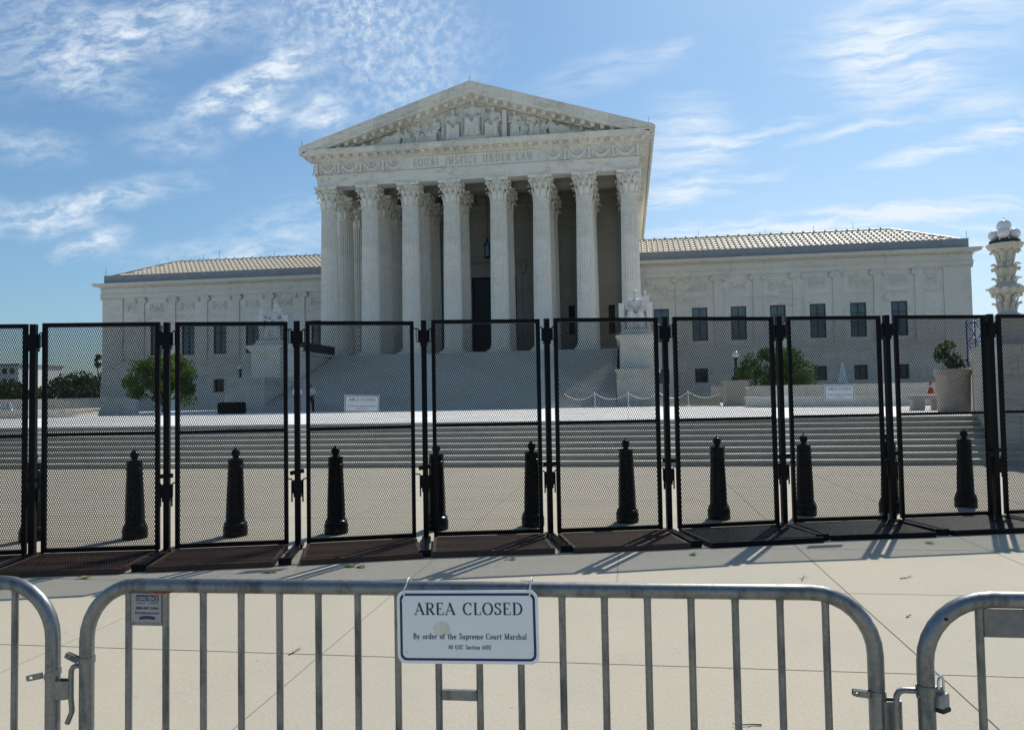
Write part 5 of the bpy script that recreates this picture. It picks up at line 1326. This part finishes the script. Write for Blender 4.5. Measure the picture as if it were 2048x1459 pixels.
# ------------------------------------------------------------------ signs
def builtin_text(txt, size, w_target=None, bold=.0, space=1.0):
    cu = bpy.data.curves.new('t', 'FONT'); cu.body = txt; cu.size = size; cu.offset = bold; cu.space_character = space; cu.align_x = 'CENTER'; cu.align_y = 'BOTTOM_BASELINE'; cu.resolution_u = 3
    o = bpy.data.objects.new('t', cu); COL.objects.link(o); dg = bpy.context.evaluated_depsgraph_get()
    me = bpy.data.meshes.new_from_object(o.evaluated_get(dg)); m = MB()
    xs = [v.co.x for v in me.vertices]; k = w_target/(max(xs)-min(xs)) if w_target else 1
    m.v = [(v.co.x*k, 0, v.co.y) for v in me.vertices]; m.f = [list(p.vertices) for p in me.polygons]; m.mi = [0]*len(m.f)
    bpy.data.objects.remove(o); bpy.data.curves.remove(cu); bpy.data.meshes.remove(me)
    return m
def rrect(w, h, r, n=6):
    P = []
    for cx, cy, a0 in ((w/2-r, h/2-r, 0), (-w/2+r, h/2-r, 90), (-w/2+r, -h/2+r, 180), (w/2-r, -h/2+r, 270)):
        for i in range(n+1): a = R(a0+90*i/n); P.append((cx+r*cos(a), cy+r*sin(a)))
    return P
def area_sign(name, M, scale, label, group=None, stain=False, cols=None):
    W_, H_ = .379, .190
    fm, em, im = cols or (M_sign, M_signedge, M_navy)
    e = bpy.data.objects.new(name, None); COL.objects.link(e); e.matrix_world = M @ Matrix.Scale(scale, 4); e.empty_display_size = .1
    tag(e, label, 'sign', group)
    m = MB(); m.prism(rrect(W_, H_, .022), 'y', -.001, .0014); m.build('board', em, e, False)
    m = MB(); P = rrect(W_-.0155, H_-.0155, .017); Q = rrect(W_-.0285, H_-.0285, .012); n = len(P)
    m.add([(p[0], -.0016, p[1]) for p in P]+[(p[0], -.0016, p[1]) for p in Q], [(i, (i+1) % n, n+(i+1) % n, n+i) for i in range(n)]); m.build('border', im, e, False)
    m = MB(); m.add([(p[0], -.0014, p[1]) for p in rrect(W_-.029, H_-.029, .0118)], [tuple(range(n))]); m.build('sign_face', fm, e, False)
    m = MB(); a, w = serif_text('AREA CLOSED', .0315, .05, 1.05); put_text(m, a, w, .0035, .031, -.0016, .0006, squeeze=.291)
    m.build('lettering', im, e, False); m = MB()
    a, w = serif_text('By order of the Supreme Court Marshal', .0148, .03); put_text(m, a, w, .0055, -.0315, -.0016, .0006, squeeze=.304)
    m.build('lettering', im, e, False); m = MB()
    a, w = serif_text('40 USC Section 6102', .0108, .03); put_text(m, a, w, .0055, -.0575, -.0016, .0006, squeeze=.115)
    m.build('lettering', im, e, False)
    if stain:
        m = MB(); rnd = random.Random(4); P = [((.022+.003*rnd.random())*cos(2*pi*i/18)*1.0-.068, .019*sin(2*pi*i/18)*(1+.12*rnd.random())-.006) for i in range(18)]
        m.add([(p[0], -.0017, p[1]) for p in P], [tuple(range(18))]); m.build('stain', M_stain, e, False)
        m = MB()
        for x, z in ((-.1715, .075), (-.165, -.066), (.168, -.0665)): m.lathe([(.0032, 0), (.0025, .0012), (0, .0016)], (0, 0, 0), 10)
        m.v = []; m.f = []; m.mi = []
        for x, z in ((-.1735, .068), (-.1640, -.0665), (.172, -.0675)): m.ball((x, -.002, z), (.0034, .0016, .0034), 10, 6)
        m.build('rivet', M_white, e, False, 60)
        for x0, x1 in ((-.170, -.165), (.168, .168)):
            m = MB(); m.tube([(x0, -.0015, .078), (x0+.0015, -.003, .098), (x1+.003, -.004, .110), (x1+.004, .004, .120), (x1+.004, .022, .124), (x1+.004, .040, .114), (x1+.003, .046, .098), (x1, .03, .082), (x0, .008, .076)], .0021, 6); m.build('zip_tie', M_white, e, False, 50)
    else:
        m = MB()
        for x in (-.19, .19): m.tube([(x*.93, -.002, .082), (x, .004, .097), (x*1.02, .02, .100)], .003, 6)
        m.build('zip_tie', M_white, e, False, 50)
    return e
# foreground sign on the barrier
A = Vector((-.6235, 2.068)); 
cS = Vector((-.4335, 2.045, .9965)); 
Ms = Matrix.Translation(cS) @ Matrix.Rotation(R(1.2), 4, 'Z') @ Matrix.Rotation(R(-.9), 4, 'Y') @ Matrix.Rotation(R(-2.0), 4, 'X')
area_sign('area_closed_sign', Ms, 1.0, 'white AREA CLOSED sign with navy border zip-tied to the steel barrier', stain=True)
def on_panel(i, s, z, roll):
    x0, y0, x1, y1 = edges[i]; a = atan2(y1-y0, x1-x0); p = Vector((x0+(x1-x0)*s, y0+(y1-y0)*s, z)); n = Vector((sin(a), -cos(a), 0))
    return Matrix.Translation(p+n*.028) @ Matrix.Rotation(a, 4, 'Z') @ Matrix.Rotation(R(roll), 4, 'Y')
area_sign('mesh_sign', on_panel(3, .507, 1.555, 2.0), 1.0, 'small white AREA CLOSED sign on the mesh before the grand stairs', 'small signs on the mesh fence')
area_sign('mesh_sign', on_panel(7, .525, 1.585, .5), 1.0, 'small white AREA CLOSED sign on the mesh before the fountain', 'small signs on the mesh fence')

# ------------------------------------------------------------------ steel crowd barriers
TR = .0200
def barrier(a, b, zt, lab, bars, extra=None, rad=.155):
    """a, b: (x, y) of the two upright centres."""
    a = Vector((a[0], a[1], 0)); b = Vector((b[0], b[1], 0)); d = (b-a); Lb = d.length; ang = atan2(d.y, d.x)
    e = empty('crowd_barrier', (a.x, a.y, 0), ang, lab, 'barrier', 'galvanised steel crowd barriers in the foreground')
    za, zb = zt
    pts = []
    def zz(x): return za+(zb-za)*x/Lb
    pts.append((0, 0, .18)); pts.append((0, 0, zz(0)-rad*1.05))
    for i in range(9): t = R(180-90*i/8); pts.append((rad+rad*cos(t), 0, zz(0)-rad+rad*sin(t)))
    for i in range(1, 12): x = rad+(Lb-2*rad)*i/12; pts.append((x, 0, zz(x)))
    for i in range(9): t = R(90-90*i/8); pts.append((Lb-rad+rad*cos(t), 0, zz(Lb)-rad+rad*sin(t)))
    pts.append((Lb, 0, zz(Lb)-rad*1.05)); pts.append((Lb, 0, .18)); 
    m = MB(); m.tube(pts, TR, 16); m.tube([(0, 0, .20), (Lb, 0, .20)], TR*.98, 14)
    m.build('tube_frame', M_galv, e, False, 40)
    for x in bars:
        m = MB(); top = zz(x)-TR*.6
        if x < rad: top = zz(0)-rad+math.sqrt(max(0, rad*rad-(rad-x)**2))-TR*.5
        if x > Lb-rad: top = zz(Lb)-rad+math.sqrt(max(0, rad*rad-(x-Lb+rad)**2))-TR*.5
        m.tube([(x, 0, .20), (x, 0, top-.02), (x, 0, top-.006), (x, 0, top)], [.0095, .0095, .0105, .0125], 12); m.build('bar', M_galv, e, False, 40)
    for x in (Lb*.14, Lb*.86):
        m = MB(); m.tube([(x, -.28, .02), (x, -.22, .13), (x, 0, .19), (x, .22, .13), (x, .28, .02)], .017, 10); m.build('foot', M_galv, e, False, 40)
    return e, zz, Lb
A0 = Vector((-1.536, 2.043)); B0 = Vector((.600, 2.099))
bars = [.1275+.1113*k for k in range(18)]
e, zz, Lb = barrier((A0.x, A0.y), (B0.x, B0.y), (1.088, 1.091), 'middle galvanised steel crowd barrier carrying the AREA CLOSED sign', bars)
bar0 = e
m = MB(); xk = bars[8]; m.box(xk+.009, bars[9]-.009, -.006, .006, .796, .822); m.build('cross_piece', M_galv, e, False)
# rental company plate
x0, x1 = bars[0]+.009, bars[1]-.009; zc0, zc1 = .983, 1.068
m = MB(); m.box(x0, x1, -.004, .0, zc0-.006, zc1); plt = m.build('plate', M_galv, e, False)
plate_white = simple('faded_plate_face', (.34, .34, .33), .5, 0, .12, 60)
m = MB(); m.box(x0+.002, x1-.003, -.0052, -.004, zc0+.004, zc1-.002); pf = m.build('plate_face', plate_white, plt, False)
cxp = (x0+x1)/2+.003; wz = zc1-.002; M_navy2 = simple('faded_navy_print', (.03, .03, .12), .6)
m = MB(); m.box(cxp-.034, cxp+.034, -.0058, -.0052, wz-.021, wz-.004)
m.merge(builtin_text('888-887-5864', .0095, .068, .0002), Matrix.Translation((cxp, -.0060, wz-.0435)))
m.merge(builtin_text('longfence.com', .0098, .072, .0002), Matrix.Translation((cxp, -.0060, wz-.0565)))
m.merge(builtin_text('COMMERCIAL', .0034, .030, .0001), Matrix.Translation((cxp-.019, -.0060, wz-.0275)))
m.merge(builtin_text('RESIDENTIAL', .0034, .030, .0001), Matrix.Translation((cxp+.019, -.0060, wz-.0275)))
rb = [(cxp-.023+.046*i/10, wz-.0685+.0025*sin(pi*i/10)) for i in range(11)]
for i in range(10):
    a_, b_ = rb[i], rb[i+1]; m.add([(a_[0], -.0060, a_[1]-.0045), (b_[0], -.0060, b_[1]-.0045), (b_[0], -.0060, b_[1]+.0045), (a_[0], -.0060, a_[1]+.0045)], [(0, 1, 2, 3)])
m.build('plate_print', M_navy2, plt, False)
m = MB()
m.merge(builtin_text('LONG FENCE', .0150, .064, .0005), Matrix.Translation((cxp, -.0062, wz-.0182))); m.build('plate_name', plate_white, plt, False)
m = MB(); xs_ = .195
for k in range(5): m.ball((.205+.012*k, -.0125, zz(0)-.0165-.002*(k % 2)), (.010, .0035, .0022), 8, 5)
m.build('orange_smear', M_tape, e, False, 60)
def clamp_band(e, x, z, tail_side, tail=(.055, .012), tilt=0.0, two=True):
    """flat strap around an upright with two perforated ears."""
    m = MB(); n = 14; r = TR+.0025; hh = .0085
    ring_ = [(x+r*cos(2*pi*i/n), r*sin(2*pi*i/n)) for i in range(n+1)]
    for i in range(n):
        (ax, ay), (bx_, by) = ring_[i], ring_[i+1]
        zt_ = lambda px: z+tilt*(px-x)
        m.add([(ax, ay, zt_(ax)-hh), (bx_, by, zt_(bx_)-hh), (bx_, by, zt_(bx_)+hh), (ax, ay, zt_(ax)+hh)], [(0, 1, 2, 3)])
        m.add([(ax*1+(x-ax)*.08, ay*.92, zt_(ax)+hh), (ax, ay, zt_(ax)+hh), (bx_, by, zt_(bx_)+hh), (bx_+(x-bx_)*.08, by*.92, zt_(bx_)+hh)], [(0, 1, 2, 3)])
    for k in ((-.012, -.002) if two else (-.014,)):
        T = Matrix.Translation((x+tail_side*r*.9, k, z)) @ Matrix.Rotation(-tail_side*tail[1], 4, 'Y')
        L_ = tail[0]
        for (a_, b_, c_, d_) in ((0, L_*.62, -hh, hh), (L_*.62, L_*.84, -hh, -hh*.45), (L_*.62, L_*.84, hh*.45, hh), (L_*.84, L_, -hh*.9, hh*.9)):
            m.box(min(a_*tail_side, b_*tail_side), max(a_*tail_side, b_*tail_side), -.0015, .0015, c_, d_, T)
    m.build('strap_clamp', M_galv, e, False)
def hook(e, x, z, side, r=.0075, drop=.13, bend=.014, reach=0.0):
    m = MB(); s = side; x0_ = x; x = x+s*reach
    m.tube([(x0_+s*.015, 0, z), (x+s*.032, 0, z), (x+s*.041, 0, z-.004), (x+s*.047, 0, z-.014), (x+s*.048, 0, z-.03), (x+s*.048, 0, z-.09), (x+s*.045, 0, z-drop+.03), (x+s*.045-s*bend*0, 0, z-drop+.02), (x+s*(.045-bend), 0, z-drop-.012)], r, 10)
    m.build('hook', M_galv, e, False, 40)
def sleeve(e, x, z0, z1, side, w=.030):
    m = MB(); P = []
    n = 12; c = x+side*(TR+.017)
    for i in range(n+1): a = -pi/2+pi*i/n; P.append((c+side*(w-.018)*cos(a), .0155*sin(a)))
    P = [(x+side*(TR*.6), -.0155)]+P+[(x+side*(TR*.6), .0155)]
    Q = [(c+(p[0]-c)*.78 if abs(p[0]-x) > TR else p[0], p[1]*.78) for p in P]; n = len(P)
    for (u, v) in zip(range(n-1), range(1, n)):
        for S1, fl in ((P, False), (Q, True)):
            f = [(S1[u][0], S1[u][1], z0), (S1[v][0], S1[v][1], z0), (S1[v][0], S1[v][1], z1), (S1[u][0], S1[u][1], z1)]
            m.add(f, [(3, 2, 1, 0) if fl else (0, 1, 2, 3)])
        m.add([(P[u][0], P[u][1], z1), (P[v][0], P[v][1], z1), (Q[v][0], Q[v][1], z1), (Q[u][0], Q[u][1], z1)], [(0, 1, 2, 3)])
        m.add([(P[u][0], P[u][1], z0), (P[v][0], P[v][1], z0), (Q[v][0], Q[v][1], z0), (Q[u][0], Q[u][1], z0)], [(3, 2, 1, 0)])
    m.build('hook_socket', M_galv, e, False, 30)
clamp_band(bar0, 0, .878, -1, (.040, .38)); hook(bar0, 0, .860, -1, drop=.150, bend=-.014)
clamp_band(bar0, Lb, .842, -1, (.040, .12)); sleeve(bar0, Lb, .757, .828, 1, .040)
# left barrier
xl = -1.641
eL, zl, Ll = barrier((xl-2.14, 2.012), (xl, 2.041), (1.090, 1.090), 'left galvanised steel crowd barrier running out of the picture', [.1275+.1113*k for k in range(18)])
clamp_band(eL, Ll, .835, -1, (.052, -.22), two=False, tilt=.35); sleeve(eL, Ll, .768, .818, 1, .038)
# right barrier
eR, zr, Lr = barrier((.704, 2.062), (.704+2.14, 2.08), (1.089, 1.09), 'right galvanised steel crowd barrier with a blank plate and padlock', [.1275+.1113*k for k in range(18)])
x0, x1 = .1275+.0095, .1275+.1113-.0095
m = MB(); m.box(x0, x1, -.004, .0, 1.000, 1.067); m.build('plate', simple('blank_grey_plate', (.20, .205, .20), .6, .3, .25, 40), eR, False)
hook(eR, 0, .866, -1, drop=.17, bend=.0, reach=.022)
m = MB(); m.lathe([(TR+.003, .858), (TR+.0035, .859), (TR+.0035, .880), (TR+.003, .881)], (0, 0, 0), 20); m.build('strap_clamp', M_galv, eR, False, 40)
m = MB(); m.ball((-.018, 0, .856), (.006, .009, .010), 8, 6); m.box(.018, .036, -.004, .004, .862, .878); m.build('weld', M_galv, eR, False, 50)
# drilled holes
for (bx, zz_) in ((.045, 1.045),): 
    m = MB(); m.prism([(bx+.0055*cos(t), zz_+.0045*sin(t)) for t in [2*pi*i/12 for i in range(12)]], 'y', -.0205, -.015); m.build('drilled_hole', M_dark, eR, False)
# padlock
pl = empty('padlock', (.738, 2.060, .845), .7, 'laminated steel padlock hanging from the right barrier upright', 'padlock')
m = MB(); m.prism(rrect(.032, .036, .005), 'y', -.010, .010); 
for k in range(5): m.prism([(-.0163, -.014+.006*k), (.0163, -.014+.006*k), (.0163, -.0125+.006*k), (-.0163, -.0125+.006*k)], 'y', -.0105, .0105)
m.build('lock_body', M_lock, pl, False, 30)
m = MB(); m.prism(rrect(.036, .010, .003), 'y', -.012, .012, Matrix.Translation((0, 0, -.021))); m.build('rubber_bumper', M_rubber, pl, False)
m = MB(); m.tube([(.010, 0, .017), (.010, 0, .045), (.007, 0, .054), (0, 0, .059), (-.007, 0, .056), (-.011, 0, .048), (-.011, 0, .030)], .0033, 8); m.build('shackle', M_steel, pl, False, 50)

# ------------------------------------------------------------------ litter on the pavement
rnd = random.Random(21)
def twig(x, y, s, lab):
    m = MB(); a = rnd.random()*6.28
    P = [(x, y, .006)]
    for k in range(3): a += rnd.uniform(-.6, .6); P.append((P[-1][0]+s*cos(a)*.4, P[-1][1]+s*sin(a)*.4, .006+.004*k))
    m.tube(P, [.004, .003, .0025, .0015], 5)
    for k in (1, 2): b = a+rnd.uniform(.6, 1.2)*(1 if k == 1 else -1); m.tube([P[k], (P[k][0]+s*.3*cos(b), P[k][1]+s*.3*sin(b), .012)], [.0025, .001], 5)
    m.build('twig', M_twig, None, label=lab, cat='twig', group='twigs on the pavement')
for x, y, s, lab in ((-2.15, 4.72, .10, 'small dark twig on the joint below the left barrier rail'), (.36, 3.7, .14, 'thin twig at the bottom right, between barrier bars'), (.60, 3.95, .12, 'forked twig beside the right clamp of the middle barrier'), (2.25, 7.1, .12, 'dark twig above the gap to the right barrier'), (-.85, 6.75, .10, 'curled twig right of the hanging sign, near the fence shadow'), (1.42, 6.95, .16, 'thin twig on the sunlit slab at the right'), (1.9, 5.9, .06, 'tiny twig in the joint right of the middle barrier')):
    twig(x, y, s, lab)
for i, (x, y, lab) in enumerate(((-3.35, 6.95, 'pale green leaf by the foot of the third mesh panel'), (-2.65, 7.25, 'crumpled green leaf by the foot of the signed mesh panel'), (-2.55, 7.22, 'yellow-green leaf touching the signed panel foot'), (-1.2, 7.68, 'tan dry leaf at the foot of the centre panel'), (-5.0, 6.6, 'green leaf in the fence shadow at the left'), (.6, 8.0, 'dry leaf at the foot of the sixth panel'), (3.1, 8.75, 'pale leaf by the black panel foot at the right'))):
    m = MB(); 
    for k in range(4):
        a = rnd.random()*6.28; s = .035+.02*rnd.random(); ox, oy = rnd.uniform(-.05, .05), rnd.uniform(-.03, .03)
        m.add([(x+ox-s*cos(a), y+oy-s*sin(a), .008), (x+ox-s*.5*sin(a), y+oy+s*.5*cos(a), .022), (x+ox+s*cos(a), y+oy+s*sin(a), .012), (x+ox+s*.5*sin(a), y+oy-s*.5*cos(a), .018)], [(0, 1, 2, 3)])
    m.build('fallen_leaf', M_leafy, None, label=lab, cat='leaf', group='fallen leaves by the fence feet')
